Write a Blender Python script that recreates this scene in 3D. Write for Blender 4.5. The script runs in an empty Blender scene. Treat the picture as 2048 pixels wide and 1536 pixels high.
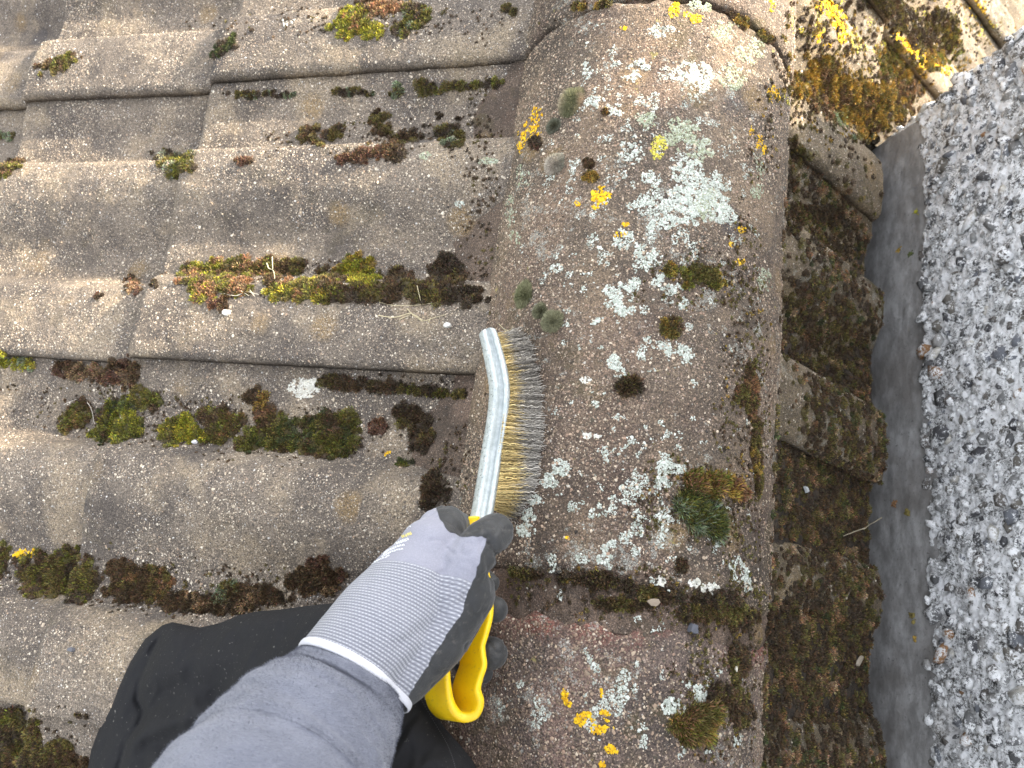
import bpy, math, random
import numpy as np
from mathutils import Vector, Matrix

# ------------------------------------------------------------------ camera, sky, sun
SC = bpy.context.scene
COL = SC.collection
M = np.array([[0.96399949, -0.19196737, -0.18399323],
              [0.13481206, 0.94927268, -0.28408994],
              [0.22919575, 0.24905805, 0.94097789]])      # camera axes in world space
C0 = np.array([-0.2191, 0.0, 0.620])
F = 1547.0
cam_d = bpy.data.cameras.new('camera')
cam = bpy.data.objects.new('camera', cam_d)
COL.objects.link(cam)
cam.matrix_world = Matrix([list(M[0]) + [C0[0]], list(M[1]) + [C0[1]], list(M[2]) + [C0[2]], [0, 0, 0, 1]])
cam_d.sensor_width = 36.0
cam_d.lens = 36.0 * F / 2048.0
cam_d.clip_start = 0.02
cam_d.clip_end = 500.0
cam_d.dof.use_dof = True
cam_d.dof.focus_distance = 0.565
cam_d.dof.aperture_fstop = 15.0
SC.camera = cam

SUN = np.array([0.665, 0.412, 0.622]); SUN /= np.linalg.norm(SUN)
world = bpy.data.worlds.new('World')
SC.world = world
world.use_nodes = True
wt = world.node_tree
wt.nodes.clear()
sky = wt.nodes.new('ShaderNodeTexSky')
sky.sky_type = 'NISHITA'
sky.sun_disc = False
sky.sun_elevation = math.asin(SUN[2])
sky.sun_rotation = math.atan2(SUN[0], SUN[1])
sky.air_density = 1.0
sky.dust_density = 2.5
bg = wt.nodes.new('ShaderNodeBackground')
bg.inputs[1].default_value = 0.15
wo = wt.nodes.new('ShaderNodeOutputWorld')
hs = wt.nodes.new('ShaderNodeHueSaturation')          # thin high haze: a paler sky
hs.inputs['Saturation'].default_value = 0.26
wt.links.new(sky.outputs[0], hs.inputs['Color'])
wt.links.new(hs.outputs[0], bg.inputs[0])
wt.links.new(bg.outputs[0], wo.inputs[0])
sl = bpy.data.lights.new('sun', 'SUN')
sl.energy = 2.35
sl.angle = math.radians(1.2)
sl.color = (1.0, 0.87, 0.68)
so = bpy.data.objects.new('sun', sl)
COL.objects.link(so)
so.rotation_euler = Vector(SUN).to_track_quat('Z', 'Y').to_euler()
so.location = (2, 1.5, 3)
SC.view_settings.view_transform = 'Standard'
SC.view_settings.look = 'None'
SC.view_settings.exposure = 2.62
SC.view_settings.gamma = 1.0

rng = np.random.default_rng(7)
random.seed(7)

# ------------------------------------------------------------------ numeric helpers
def _h(ix, iy, iz, seed):
    n = (ix.astype(np.int64) * 374761393 + iy.astype(np.int64) * 668265263 + iz.astype(np.int64) * 2147483647 + seed * 1274126177) & 0xffffffff
    n = ((n ^ (n >> 13)) * 1274126177) & 0xffffffff
    n = ((n ^ (n >> 16)) * 2246822519) & 0xffffffff
    return ((n ^ (n >> 15)) & 0xffff) / 65535.0

def vn(x, y, z=0.0, seed=0):
    x = np.asarray(x, float); y = np.asarray(y, float); z = np.asarray(z, float) + 0 * x
    y = y + 0 * x
    ix, iy, iz = np.floor(x), np.floor(y), np.floor(z)
    fx, fy, fz = x - ix, y - iy, z - iz
    fx, fy, fz = [t * t * (3 - 2 * t) for t in (fx, fy, fz)]
    r = 0
    for a in (0, 1):
        for b in (0, 1):
            for c in (0, 1):
                w = (fx if a else 1 - fx) * (fy if b else 1 - fy) * (fz if c else 1 - fz)
                r = r + w * _h(ix + a, iy + b, iz + c, seed)
    return r * 2 - 1

def fbm(x, y, z=0.0, seed=0, o=4):
    r = 0; a = 1.0; s = 0
    for k in range(o):
        f = 2.0 ** k
        r = r + a * vn(np.asarray(x) * f, np.asarray(y) * f, np.asarray(z) * f, seed + k * 17); s += a; a *= 0.5
    return r / s

def ss(a, b, x):
    t = np.clip((x - a) / (b - a), 0, 1)
    return t * t * (3 - 2 * t)

def ray(px, py):
    px = np.asarray(px, float); py = np.asarray(py, float)
    d = np.stack([(px - 1024) / F, -(py - 768) / F, -np.ones_like(px)], -1)
    return d @ M.T                       # length such that t == depth along the view axis

def at(px, py, depth):
    return C0 + ray(px, py) * np.asarray(depth, float)[..., None]

def proj(P):
    q = (np.asarray(P) - C0) @ M
    return 1024 + F * q[..., 0] / -q[..., 2], 768 - F * q[..., 1] / -q[..., 2], -q[..., 2]

# ------------------------------------------------------------------ object helpers
def link(o, parent=None):
    COL.objects.link(o)
    if parent is not None:
        o.parent = parent
    return o

def empty(name, label, cat, loc=(0, 0, 0), group=None):
    o = bpy.data.objects.new(name, None)
    o.location = tuple(float(v) for v in loc)
    o.empty_display_size = 0.02
    COL.objects.link(o)
    o['label'] = label; o['category'] = cat
    if group: o['group'] = group
    return o

def tag(o, label, cat, group=None, kind=None):
    if label: o['label'] = label
    if cat: o['category'] = cat
    if group: o['group'] = group
    if kind: o['kind'] = kind
    return o

def mesh(name, V, faces, mat=None, parent=None, smooth=True, col=None, attrs=None, center=True, extra=None):
    """V: (n,3) world coordinates; faces: list of int arrays (each (k,3) or (k,4))"""
    V = np.asarray(V, float)
    if not isinstance(faces, (list, tuple)): faces = [faces]
    nbase = sum(len(f) for f in faces)
    if extra is not None:                      # (V, F, colours, material) of surface grit kept in the same mesh
        faces = list(faces) + [extra[1] + len(V)]
        col = np.concatenate([np.full((len(V), 3), 0.2), extra[2]]); V = np.concatenate([V, extra[0]])
    faces = [np.asarray(f, np.int32) for f in faces if len(f)]
    me = bpy.data.meshes.new(name)
    if parent is not None:
        off = np.array(parent.location)
        pp = parent.parent
        while pp is not None:
            off = off + np.array(pp.location); pp = pp.parent
        loc = np.zeros(3)
    else:
        loc = V.mean(0) if center else np.zeros(3)
        off = loc
    me.vertices.add(len(V))
    me.vertices.foreach_set('co', (V - off).astype(np.float32).ravel())
    idx = np.concatenate([f.ravel() for f in faces])
    tot = np.concatenate([np.full(len(f), f.shape[1], np.int32) for f in faces])
    st = np.concatenate([[0], np.cumsum(tot)[:-1]]).astype(np.int32)
    me.loops.add(len(idx)); me.loops.foreach_set('vertex_index', idx)
    me.polygons.add(len(tot)); me.polygons.foreach_set('loop_start', st); me.polygons.foreach_set('loop_total', tot)
    me.polygons.foreach_set('use_smooth', np.full(len(tot), smooth))
    me.update(calc_edges=True)
    if col is not None:
        a = me.color_attributes.new('Col', 'FLOAT_COLOR', 'POINT')
        c = np.ones((len(V), 4), np.float32); c[:, :3] = col
        a.data.foreach_set('color', c.ravel())
    for k, v in (attrs or {}).items():
        a = me.attributes.new(k, 'FLOAT', 'POINT'); a.data.foreach_set('value', np.asarray(v, np.float32))
    o = bpy.data.objects.new(name, me)
    o.location = tuple(loc)
    link(o, parent)
    if mat is not None: me.materials.append(mat)
    if extra is not None:
        me.materials.append(extra[3]); mi = np.zeros(len(tot), np.int32); mi[nbase:] = 1
        me.polygons.foreach_set('material_index', mi)
    return o

GB = np.array([[0, 0, 0.75]] + [[math.cos(t), math.sin(t), -0.1] for t in (0.2, 1.5, 2.7, 4.0, 5.2)])
GF = np.array([[0, 1 + i, 1 + (i + 1) % 5] for i in range(5)])
GCOL = {'l': np.array([(.17, .14, .115), (.27, .225, .18), (.36, .30, .235), (.42, .355, .28), (.52, .46, .38), (.23, .19, .155), (.30, .25, .20), (.32, .24, .18), (.13, .11, .095), (.09, .08, .07), (.40, .35, .28), (.56, .51, .43)]),
        'r': np.array([(.17, .13, .10), (.28, .215, .165), (.36, .275, .21), (.44, .36, .28), (.55, .48, .39), (.22, .175, .135), (.33, .235, .18), (.08, .07, .055), (.13, .105, .08), (.20, .16, .12), (.30, .25, .19)])}
GCOL['l'] = GCOL['l'] * np.array([1.0, 0.965, 0.90]); GCOL['r'] = GCOL['r'] * np.array([0.88, 0.83, 0.76])
def grains(top, n, size, pal, seed):
    """little mineral grains standing on a (nu,nv,3) surface grid"""
    q = np.random.default_rng(seed); nu, nv, _ = top.shape
    a, b_ = q.random(n) * (nu - 2), q.random(n) * (nv - 2); i, j = a.astype(int), b_.astype(int); fa, fb = (a - i)[:, None], (b_ - j)[:, None]
    p00, p10, p01, p11 = top[i, j], top[i + 1, j], top[i, j + 1], top[i + 1, j + 1]
    P = p00 * (1 - fa) * (1 - fb) + p10 * fa * (1 - fb) + p01 * (1 - fa) * fb + p11 * fa * fb
    dens = 0.5 + 0.9 * fbm(P[:, 0] * 26, P[:, 1] * 26, P[:, 2] * 26, seed, 3)
    k = q.random(n) < dens; P = P[k]; N = np.cross((p10 - p00)[k], (p01 - p00)[k]); n = len(P)
    N = N / np.maximum(np.linalg.norm(N, axis=1, keepdims=True), 1e-12)
    N = np.where((N @ np.array([0, 0, 1.0]))[:, None] < 0, -N, N) if True else N
    sz = size * np.exp(q.normal(0, 0.42, n)); sz = np.minimum(sz, size * 3.2)
    f = N + q.normal(0, 0.25, (n, 3)); f /= np.linalg.norm(f, axis=1, keepdims=True)
    t = np.cross(f, q.normal(0, 1, (n, 3))); t /= np.linalg.norm(t, axis=1, keepdims=True); b2 = np.cross(f, t)
    L = GB[None] * sz[:, None, None] * q.uniform(0.7, 1.3, (n, 1, 3)); L[:, 1:, :2] *= q.uniform(0.65, 1.2, (n, 5, 1))
    V = P[:, None] + L[..., 0:1] * t[:, None] + L[..., 1:2] * b2[:, None] + L[..., 2:3] * f[:, None]
    c = GCOL[pal][q.integers(0, len(GCOL[pal]), n)] * q.uniform(0.85, 1.2, (n, 1))
    return V.reshape(-1, 3), (GF[None] + (np.arange(n) * 6)[:, None, None]).reshape(-1, 3), np.repeat(c, 6, 0)

def grid_faces(nu, nv, off=0, flip=False):
    i = np.arange(nu - 1)[:, None] * nv + np.arange(nv - 1)[None, :]
    i = i.ravel() + off
    q = np.stack([i, i + nv, i + nv + 1, i + 1], -1)
    return q[:, ::-1] if flip else q

def slab(top, bot, flip=False):
    """closed slab from two (nu,nv,3) grids"""
    nu, nv, _ = top.shape
    V = np.concatenate([top.reshape(-1, 3), bot.reshape(-1, 3)])
    n = nu * nv
    f = [grid_faces(nu, nv, 0, flip), grid_faces(nu, nv, n, not flip)]
    loop = np.concatenate([np.arange(nv), (np.arange(1, nu)) * nv + nv - 1, (nu - 1) * nv + np.arange(nv - 2, -1, -1), np.arange(nu - 2, 0, -1) * nv])
    l2 = np.roll(loop, -1)
    q = np.stack([loop, l2, l2 + n, loop + n], -1)
    f.append(q[:, ::-1] if flip else q)
    return V, f

# ------------------------------------------------------------------ node helpers
def newmat(name):
    m = bpy.data.materials.new(name); m.use_nodes = True
    nt = m.node_tree; nt.nodes.clear()
    out = nt.nodes.new('ShaderNodeOutputMaterial')
    b = nt.nodes.new('ShaderNodeBsdfPrincipled')
    nt.links.new(b.outputs[0], out.inputs[0])
    return m, nt, b

class G:
    def __init__(s, nt): s.nt = nt
    def n(s, t, **kw):
        x = s.nt.nodes.new(t)
        for k, v in kw.items(): setattr(x, k, v)
        return x
    def l(s, a, b): s.nt.links.new(a, b)
    def put(s, v, sock):
        if isinstance(v, (int, float)): sock.default_value = v
        elif isinstance(v, tuple): sock.default_value = v if len(v) == 4 or sock.type == 'VECTOR' else v + (1,)
        else: s.l(v, sock)
    def math(s, op, a, b=0.0, c=None, clamp=False):
        x = s.n('ShaderNodeMath', operation=op, use_clamp=clamp)
        s.put(a, x.inputs[0]); s.put(b, x.inputs[1])
        if c is not None: s.put(c, x.inputs[2])
        return x.outputs[0]
    def pos(s):
        return s.n('ShaderNodeNewGeometry').outputs['Position']
    def noise(s, vec, scale, detail=3, rough=0.55, dist=0.0):
        x = s.n('ShaderNodeTexNoise'); s.l(vec, x.inputs['Vector'])
        x.inputs['Scale'].default_value = scale; x.inputs['Detail'].default_value = detail
        x.inputs['Roughness'].default_value = rough; x.inputs['Distortion'].default_value = dist
        return x.outputs[0]
    def vor(s, vec, scale, feature='F1', rnd=1.0):
        x = s.n('ShaderNodeTexVoronoi', feature=feature); s.l(vec, x.inputs['Vector'])
        x.inputs['Scale'].default_value = scale; x.inputs['Randomness'].default_value = rnd
        return x
    def sub(s, vec, off):
        x = s.n('ShaderNodeVectorMath', operation='ADD'); s.l(vec, x.inputs[0]); x.inputs[1].default_value = off
        return x.outputs[0]
    def warp(s, vec, scale, amt):
        t = s.n('ShaderNodeTexNoise'); s.l(vec, t.inputs['Vector']); t.inputs['Scale'].default_value = scale; t.inputs['Detail'].default_value = 3
        a = s.n('ShaderNodeVectorMath', operation='SUBTRACT'); s.l(t.outputs['Color'], a.inputs[0]); a.inputs[1].default_value = (0.5, 0.5, 0.5)
        b = s.n('ShaderNodeVectorMath', operation='SCALE'); s.l(a.outputs[0], b.inputs[0]); b.inputs['Scale'].default_value = amt
        c = s.n('ShaderNodeVectorMath', operation='ADD'); s.l(vec, c.inputs[0]); s.l(b.outputs[0], c.inputs[1])
        return c.outputs[0]
    def step(s, v, a, b):
        x = s.n('ShaderNodeMapRange', interpolation_type='SMOOTHSTEP'); s.put(v, x.inputs[0])
        x.inputs[1].default_value = a; x.inputs[2].default_value = b
        x.inputs[3].default_value = 0; x.inputs[4].default_value = 1
        return x.outputs[0]
    def mix(s, f, a, b, t='MIX'):
        x = s.n('ShaderNodeMix', data_type='RGBA', blend_type=t)
        s.put(f, x.inputs[0]); s.put(a, x.inputs[6]); s.put(b, x.inputs[7])
        return x.outputs[2]
    def ramp(s, v, stops, interp='LINEAR'):
        x = s.n('ShaderNodeValToRGB'); s.l(v, x.inputs[0]); cr = x.color_ramp; cr.interpolation = interp
        while len(cr.elements) < len(stops): cr.elements.new(0.5)
        for e, (p, c) in zip(cr.elements, stops): e.position = p; e.color = c + (1,)
        return x.outputs[0]
    def bump(s, h, dist, strength=1.0, prev=None):
        x = s.n('ShaderNodeBump'); s.l(h, x.inputs['Height']); x.inputs['Distance'].default_value = dist
        x.inputs['Strength'].default_value = strength
        if prev is not None: s.l(prev, x.inputs['Normal'])
        return x.outputs[0]
    def attr(s, name, out='Color'):
        x = s.n('ShaderNodeAttribute', attribute_name=name); return x.outputs[out]

def concrete(name, dark, mid, warm, grit, grit_amt=0.5, lichen=0.0, moss=0.0, red=0.0, big=1.0, gs=620.0, rust_end=None):
    m, nt, b = newmat(name); g = G(nt)
    p = g.pos()
    n1 = g.noise(p, 9, 5, 0.62)
    n2 = g.noise(g.sub(p, (3, 1, 7)), 42, 4, 0.6)
    f1 = g.step(g.math('ADD', g.math('MULTIPLY', n1, 0.65), g.math('MULTIPLY', n2, 0.35)), 0.36, 0.64)
    c = g.mix(f1, dark, mid)
    n3 = g.noise(g.sub(p, (9, 4, 2)), 14, 4, 0.6)
    c = g.mix(g.math('MULTIPLY', g.step(n3, 0.50, 0.68), 0.75), c, warm)
    if red:
        nr = g.noise(g.sub(p, (5, 5, 2)), 7, 4, 0.6)
        c = g.mix(g.math('MULTIPLY', g.step(nr, 0.5, 0.66), red), c, (0.22, 0.10, 0.075))
    if rust_end is not None:                 # red pigment worn bare along the tile's end
        sp_ = g.n('ShaderNodeSeparateXYZ'); g.l(g.warp(p, 40, 0.03), sp_.inputs[0])
        fr_ = g.math('MULTIPLY', g.step(sp_.outputs[1], rust_end - 0.035, rust_end - 0.004), g.step(g.noise(g.sub(p, (3, 9, 3)), 18, 4, 0.6), 0.40, 0.60))
        c = g.mix(g.math('MULTIPLY', fr_, 0.8), c, (0.20, 0.075, 0.055))
    # round ochre and soot-coloured stains
    vw = g.warp(p, 60, 0.006)
    vs = g.vor(vw, 19)
    pick = g.n('ShaderNodeSeparateColor'); g.l(vs.outputs['Color'], pick.inputs[0])
    ring = g.math('SUBTRACT', 1.0, g.step(vs.outputs['Distance'], 0.16, 0.34))
    och = g.math('MULTIPLY', g.math('MULTIPLY', ring, g.step(pick.outputs[0], 0.66, 0.72)), 0.55)
    c = g.mix(och, c, (0.25, 0.17, 0.075))
    so_ = g.math('MULTIPLY', g.math('MULTIPLY', ring, g.step(pick.outputs[1], 0.80, 0.85)), 0.7)
    c = g.mix(so_, c, (0.045, 0.042, 0.045))
    # mineral grains: a fine dense layer, then sparser pale grit
    c = g.mix(1.0, c, g.ramp(g.noise(g.sub(p, (6, 3, 9)), gs * 1.15, 2, 0.75), [(0.30, (0.45, 0.43, 0.42)), (0.48, (0.95, 0.93, 0.92)), (0.58, (1.35, 1.30, 1.24)), (0.72, (2.3, 2.2, 2.1))]), 'MULTIPLY')
    va = g.vor(p, gs); sa = g.n('ShaderNodeSeparateColor'); g.l(va.outputs['Color'], sa.inputs[0])
    da = g.math('SUBTRACT', 1.0, g.step(va.outputs['Distance'], 0.26, 0.52))
    tone = g.ramp(sa.outputs[1], [(0.0, grit[0]), (0.30, grit[1]), (0.70, grit[2]), (0.93, grit[3])], 'CONSTANT')
    pa = g.step(sa.outputs[0], 1.0 - grit_amt, 1.0 - grit_amt + 0.05)
    wear = g.step(g.noise(g.sub(p, (1, 8, 3)), 26, 4, 0.65), 0.34, 0.62)
    ga = g.math('MULTIPLY', g.math('MULTIPLY', da, pa), g.math('ADD', g.math('MULTIPLY', wear, 0.70), 0.12))
    c = g.mix(ga, c, tone)
    vb = g.vor(g.warp(g.sub(p, (2, 2, 2)), 300, 0.003), gs * 0.45); sb = g.n('ShaderNodeSeparateColor'); g.l(vb.outputs['Color'], sb.inputs[0])
    db = g.math('SUBTRACT', 1.0, g.step(vb.outputs['Distance'], 0.22, 0.42))
    gb = g.math('MULTIPLY', g.math('MULTIPLY', db, g.step(sb.outputs[0], 1 - 0.14 * big, 1 - 0.12 * big)), 0.8)
    tone2 = g.ramp(sb.outputs[1], [(0.0, grit[0]), (0.25, grit[1]), (0.55, grit[2]), (0.80, grit[3]), (0.92, (0.05, 0.045, 0.04))], 'CONSTANT')
    c = g.mix(gb, c, tone2)
    # dark pits between grains
    pit = g.step(g.noise(g.sub(p, (4, 4, 9)), gs * 0.55, 3, 0.7), 0.52, 0.66)
    c = g.mix(g.math('MULTIPLY', pit, 0.60), c, (0.045, 0.038, 0.032))
    if moss:
        nm = g.noise(g.sub(p, (7, 2, 4)), 30, 5, 0.7)
        nmm = g.noise(g.sub(p, (2, 7, 1)), 5, 2, 0.5)
        fm = g.math('MULTIPLY', g.step(nm, 0.54, 0.64), g.step(nmm, 0.40, 0.60))
        c = g.mix(g.math('MULTIPLY', fm, moss), c, (0.075, 0.060, 0.022))
    if lichen:
        pw = g.warp(p, 220, 0.004)
        nl = g.noise(g.sub(pw, (1, 3, 8)), 75, 6, 0.75)
        nll = g.noise(g.sub(p, (6, 1, 2)), 9, 3, 0.55)
        fl = g.step(g.math('ADD', nl, g.math('MULTIPLY', g.math('SUBTRACT', nll, 0.5), 0.55)), 0.60, 0.625)
        crk = g.step(g.vor(pw, 520, 'DISTANCE_TO_EDGE').outputs[0], 0.03, 0.14)
        c = g.mix(g.math('MULTIPLY', g.math('MULTIPLY', fl, crk), lichen), c, (0.50, 0.52, 0.46))
        nl2 = g.noise(g.sub(pw, (8, 8, 1)), 60, 5, 0.7)
        c = g.mix(g.math('MULTIPLY', g.step(nl2, 0.665, 0.69), lichen * 0.9), c, (0.42, 0.36, 0.10))
    g.l(c, b.inputs['Base Color'])
    b.inputs['Roughness'].default_value = 0.88
    b.inputs['Specular IOR Level'].default_value = 0.35
    hh = g.math('ADD', g.math('MULTIPLY', da, 0.6), g.math('MULTIPLY', g.noise(p, 900, 3, 0.7), 0.9))
    nb = g.bump(hh, 0.0009, 1.0)
    h2 = g.math('ADD', g.math('MULTIPLY', gb, 0.8), g.noise(g.sub(p, (4, 0, 4)), 230, 4, 0.65))
    nb = g.bump(h2, 0.0016, 1.0, nb)
    g.l(nb, b.inputs['Normal'])
    return m

def leafmat(name, rough=0.75, trans=0.25):
    m, nt, b = newmat(name); g = G(nt)
    c = g.attr('Col')
    g.l(c, b.inputs['Base Color']); b.inputs['Roughness'].default_value = rough
    b.inputs['Specular IOR Level'].default_value = 0.3
    return m
GRIT_L = [(0.14, 0.115, 0.10), (0.30, 0.25, 0.20), (0.46, 0.40, 0.33), (0.80, 0.76, 0.70)]
GRIT_R = [(0.17, 0.125, 0.10), (0.30, 0.22, 0.175), (0.44, 0.34, 0.27), (0.70, 0.64, 0.55)]
MAT = {}
MAT['moss'] = leafmat('moss_leaves'); MAT['lichen'] = leafmat('lichen_crust', 0.9); MAT['grit'] = leafmat('grit_grains', 0.7); MAT['straw'] = leafmat('dry_straw', 0.7)
MAT['tile'] = concrete('weathered_tile_concrete', (0.078, 0.066, 0.057), (0.18, 0.150, 0.118), (0.28, 0.225, 0.155), GRIT_L, 0.60, moss=0.2, gs=720)
MAT['ridge'] = concrete('ridge_tile_concrete', (0.050, 0.040, 0.031), (0.130, 0.101, 0.074), (0.19, 0.142, 0.095), GRIT_R, 0.50, lichen=0.45, moss=0.65, red=0.10, big=1.5, gs=640)
MAT['ridge_low'] = concrete('ridge_tile_reddish', (0.062, 0.050, 0.043), (0.155, 0.115, 0.095), (0.20, 0.135, 0.11), GRIT_R, 0.52, lichen=0.45, moss=0.5, red=0.32, big=1.8, gs=600, rust_end=0.004)
MAT['tile_right'] = concrete('mossy_tile_concrete', (0.080, 0.066, 0.044), (0.175, 0.138, 0.088), (0.25, 0.19, 0.11), GRIT_R, 0.50, lichen=0.3, moss=0.95, gs=720)
MAT['mortar'] = concrete('old_mortar', (0.055, 0.042, 0.032), (0.135, 0.098, 0.072), (0.17, 0.12, 0.09), GRIT_R, 0.35, moss=0.5, red=0.12, gs=800)

# ------------------------------------------------------------------ the roof's shape
PHI = math.radians(30); T30 = math.tan(PHI); C30 = math.cos(PHI)
APEX = 0.053; WT = 0.3192; YG = 0.1875; RR = 0.131
VV = np.array([-.10, 0, .04, .09, .125, .235, .252, .275, .305, .37, .44, .50, .55, .59, .695, .712, .735, .765, .83, .92, 1.0])
HH = np.array([9.5, 12, 11, 4, 0, 0, 5, 17, 25, 27, 23, 14, 5, 0, 0, 6, 17, 25.5, 29, 28, 24]) * 0.001
HH[4:] *= 1.12
_vf = np.linspace(-0.1, 1.0, 441); _hf = np.interp(_vf, VV, HH)
_k = np.hanning(9); _k /= _k.sum()
_hs = np.convolve(np.pad(_hf, 4, mode='edge'), _k, mode='valid')
def prof(v): return np.interp(v, _vf, _hs)
TAIL_L = [0.513, 0.783, 1.053]; TAIL_R = [0.425, 0.705, 0.985, 1.265, 1.545, 1.825]
HEAD = 0.02

def course_of(s, tails):
    k = np.zeros(np.shape(s), int)
    for t in tails: k += (s > t)
    return np.minimum(k, len(tails) - 1)

def tile_h(s, y, side, row, k):
    """height of one tile's upper face over the roof plane"""
    tails = TAIL_L if side < 0 else TAIL_R
    tl = np.array(tails); k = np.asarray(k)
    head = np.where(k == 0, HEAD, tl[np.maximum(k - 1, 0)]); tail = tl[k]
    v = (YG + WT * (row + 1) - y) / WT
    r1 = _h(row + 50 + 0 * k, k + 9, 3 + 0 * k, 5 + (side > 0)); r2 = _h(row + 50 + 0 * k, k + 9, 4 + 0 * k, 5 + (side > 0))
    hgt = prof(v) + 0.016 * (s - head) / (tail - head)
    hgt = hgt + (r1 - 0.5) * 0.004 + (r2 - 0.5) * 0.010 * (v - 0.5) * (s - head)
    e = tail - s
    hgt = hgt - 0.0045 * np.clip(1 - e / 0.007, 0, 1) ** 2
    hgt = hgt - 0.0030 * np.clip(1 - (1.0 - v) * WT / 0.006, 0, 1) ** 2
    return hgt

def lumps(x, y, seed=0):
    return 0.0011 * fbm(x * 55, y * 55, 0, seed) + 0.00045 * vn(x * 300, y * 300, 0, seed + 3)

def roof_z(x, y):
    x = np.asarray(x, float); y = np.asarray(y, float)
    ax = np.abs(x); s = ax / C30
    row = np.floor((y - YG) / WT)
    hl = tile_h(s, y, -1, row, course_of(s, TAIL_L))
    hr = tile_h(s, y, 1, row, course_of(s, TAIL_R))
    h = np.where(x < 0, hl, hr)
    if ROUGH: h = h + lumps(x, y)
    return APEX - ax * T30 + h / C30

def mortar_z(x, y):
    ax = np.abs(x)
    if not ROUGH: return 0.019 - (ax - 0.118) * 1.12 - 0.04 * ss(0.172, 0.20, ax)
    z = 0.019 - (ax - 0.118) * 1.12 + 0.004 * fbm(x * 22, y * 22, 0, 31) + 0.0014 * fbm(x * 130, y * 130, 0, 33)
    return z - 0.04 * ss(0.172, 0.20, ax)

def ridge_r(y, th):
    """outer radius of the ridge run, th in radians from +x"""
    if not ROUGH: return np.where(y > 0.505, RR + 0.002, np.where(y > 0.028, RR, np.where(y > 0.002, RR - 0.0042, RR - 0.001)))
    n = 0.0011 * fbm(th * 7, y * 45, 0, 41) + 0.0005 * vn(th * 40, y * 300, 0, 43) + 0.0012 * vn(th * 3, y * 9, 0, 45)
    w1 = 0.0035 * vn(th * 5, 0 * y, 0, 47); w2 = 0.004 * vn(th * 6, 0 * y, 0, 48)
    r = np.where(y > 0.507 + w1, RR + 0.002, np.where(y > 0.028 + w2, RR, np.where(y > 0.002 + w1, RR - 0.0042 + 0.003 * fbm(th * 14, y * 90, 0, 49), RR - 0.001)))
    return r + n

def ridge_z(x, y):
    ok = np.abs(x) < RR * 0.992
    xx = np.clip(x, -RR * 0.992, RR * 0.992)
    th = np.arctan2(np.sqrt(np.maximum(RR * RR - xx * xx, 1e-6)), xx)
    r = ridge_r(y, th)
    z = np.sqrt(np.maximum(r * r - xx * xx, 0))
    return np.where(ok, z, -9)

def fill_z(x, y):
    """soil and dead moss silting up the trough on the right"""
    h = -0.004 + 0.040 * ss(0.46, 0.10, y) + 0.026 * ss(0.24, 0.335, x)
    n = 0.006 * fbm(x * 20, y * 20, 0, 141, 3) if not ROUGH else 0.006 * fbm(x * 20, y * 20, 0, 141, 3) + 0.0022 * fbm(x * 110, y * 110, 0, 143, 3)
    return APEX - x * T30 + np.minimum(h, 0.034) + n - 0.06 * ss(0.325, 0.338, x)

CHX, CHY, CHTOP = 0.378, 0.651, 1.08
def zsurf(x, y):
    z = roof_z(x, y)
    z = np.where((np.abs(x) < 0.2) & (np.abs(x) > 0.1), np.maximum(z, mortar_z(x, y)), z)
    z = np.maximum(z, ridge_z(x, y))
    return np.where((x > 0.12) & (x < 0.36) & (y < 0.62), np.maximum(z, fill_z(x, y)), z)

def cast(px, py):
    """first hit of the viewing rays with the roof; returns P (n,3), N (n,3), ok"""
    global ROUGH
    px = np.atleast_1d(np.asarray(px, float)); py = np.atleast_1d(np.asarray(py, float))
    R = ray(px, py); n = len(px)
    lo = np.full(n, 0.40); hi = np.full(n, np.nan); act = np.arange(n)
    ROUGH = False
    for t in np.arange(0.40, 3.2, 0.008):
        P = C0 + R[act] * t
        ins = P[:, 2] < zsurf(P[:, 0], P[:, 1])
        hi[act[ins]] = t; act = act[~ins]; lo[act] = t
        if len(act) == 0: break
    ok = ~np.isnan(hi); hi = np.where(ok, hi, 3.0)
    for _ in range(7):
        mid = (lo + hi) / 2
        P = C0 + R * mid[:, None]
        ins = P[:, 2] < zsurf(P[:, 0], P[:, 1])
        hi = np.where(ins, mid, hi); lo = np.where(ins, lo, mid)
    P = C0 + R * hi[:, None]
    N = normal_at(P[:, 0], P[:, 1])
    ROUGH = True
    P[:, 2] = zsurf(P[:, 0], P[:, 1])
    return P, N, ok

ROUGH = True
def normal_at(x, y, z=None, e=0.0025):
    dx = (zsurf(x + e, y) - zsurf(x - e, y)) / (2 * e); dy = (zsurf(x, y + e) - zsurf(x, y - e)) / (2 * e)
    dx = np.clip(dx, -2.2, 2.2); dy = np.clip(dy, -2.2, 2.2)
    n = np.stack([-dx, -dy, np.ones_like(dx)], -1)
    return n / np.linalg.norm(n, axis=-1, keepdims=True)

# ------------------------------------------------------------------ setting under the tiles
fm, nt, b = newmat('roofing_felt'); b.inputs['Base Color'].default_value = (0.02, 0.02, 0.02, 1); b.inputs['Roughness'].default_value = 0.9
V = np.array([[-1.6, -1.2, APEX - 1.6 * T30 - 0.04], [0, -1.2, APEX - 0.04], [1.9, -1.2, APEX - 1.9 * T30 - 0.04],
              [-1.6, 2.4, APEX - 1.6 * T30 - 0.04], [0, 2.4, APEX - 0.04], [1.9, 2.4, APEX - 1.9 * T30 - 0.04]])
o = mesh('roof_deck', V, np.array([[0, 1, 4, 3], [1, 2, 5, 4]]), fm, smooth=False)
tag(o, None, None, kind='structure')

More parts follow.
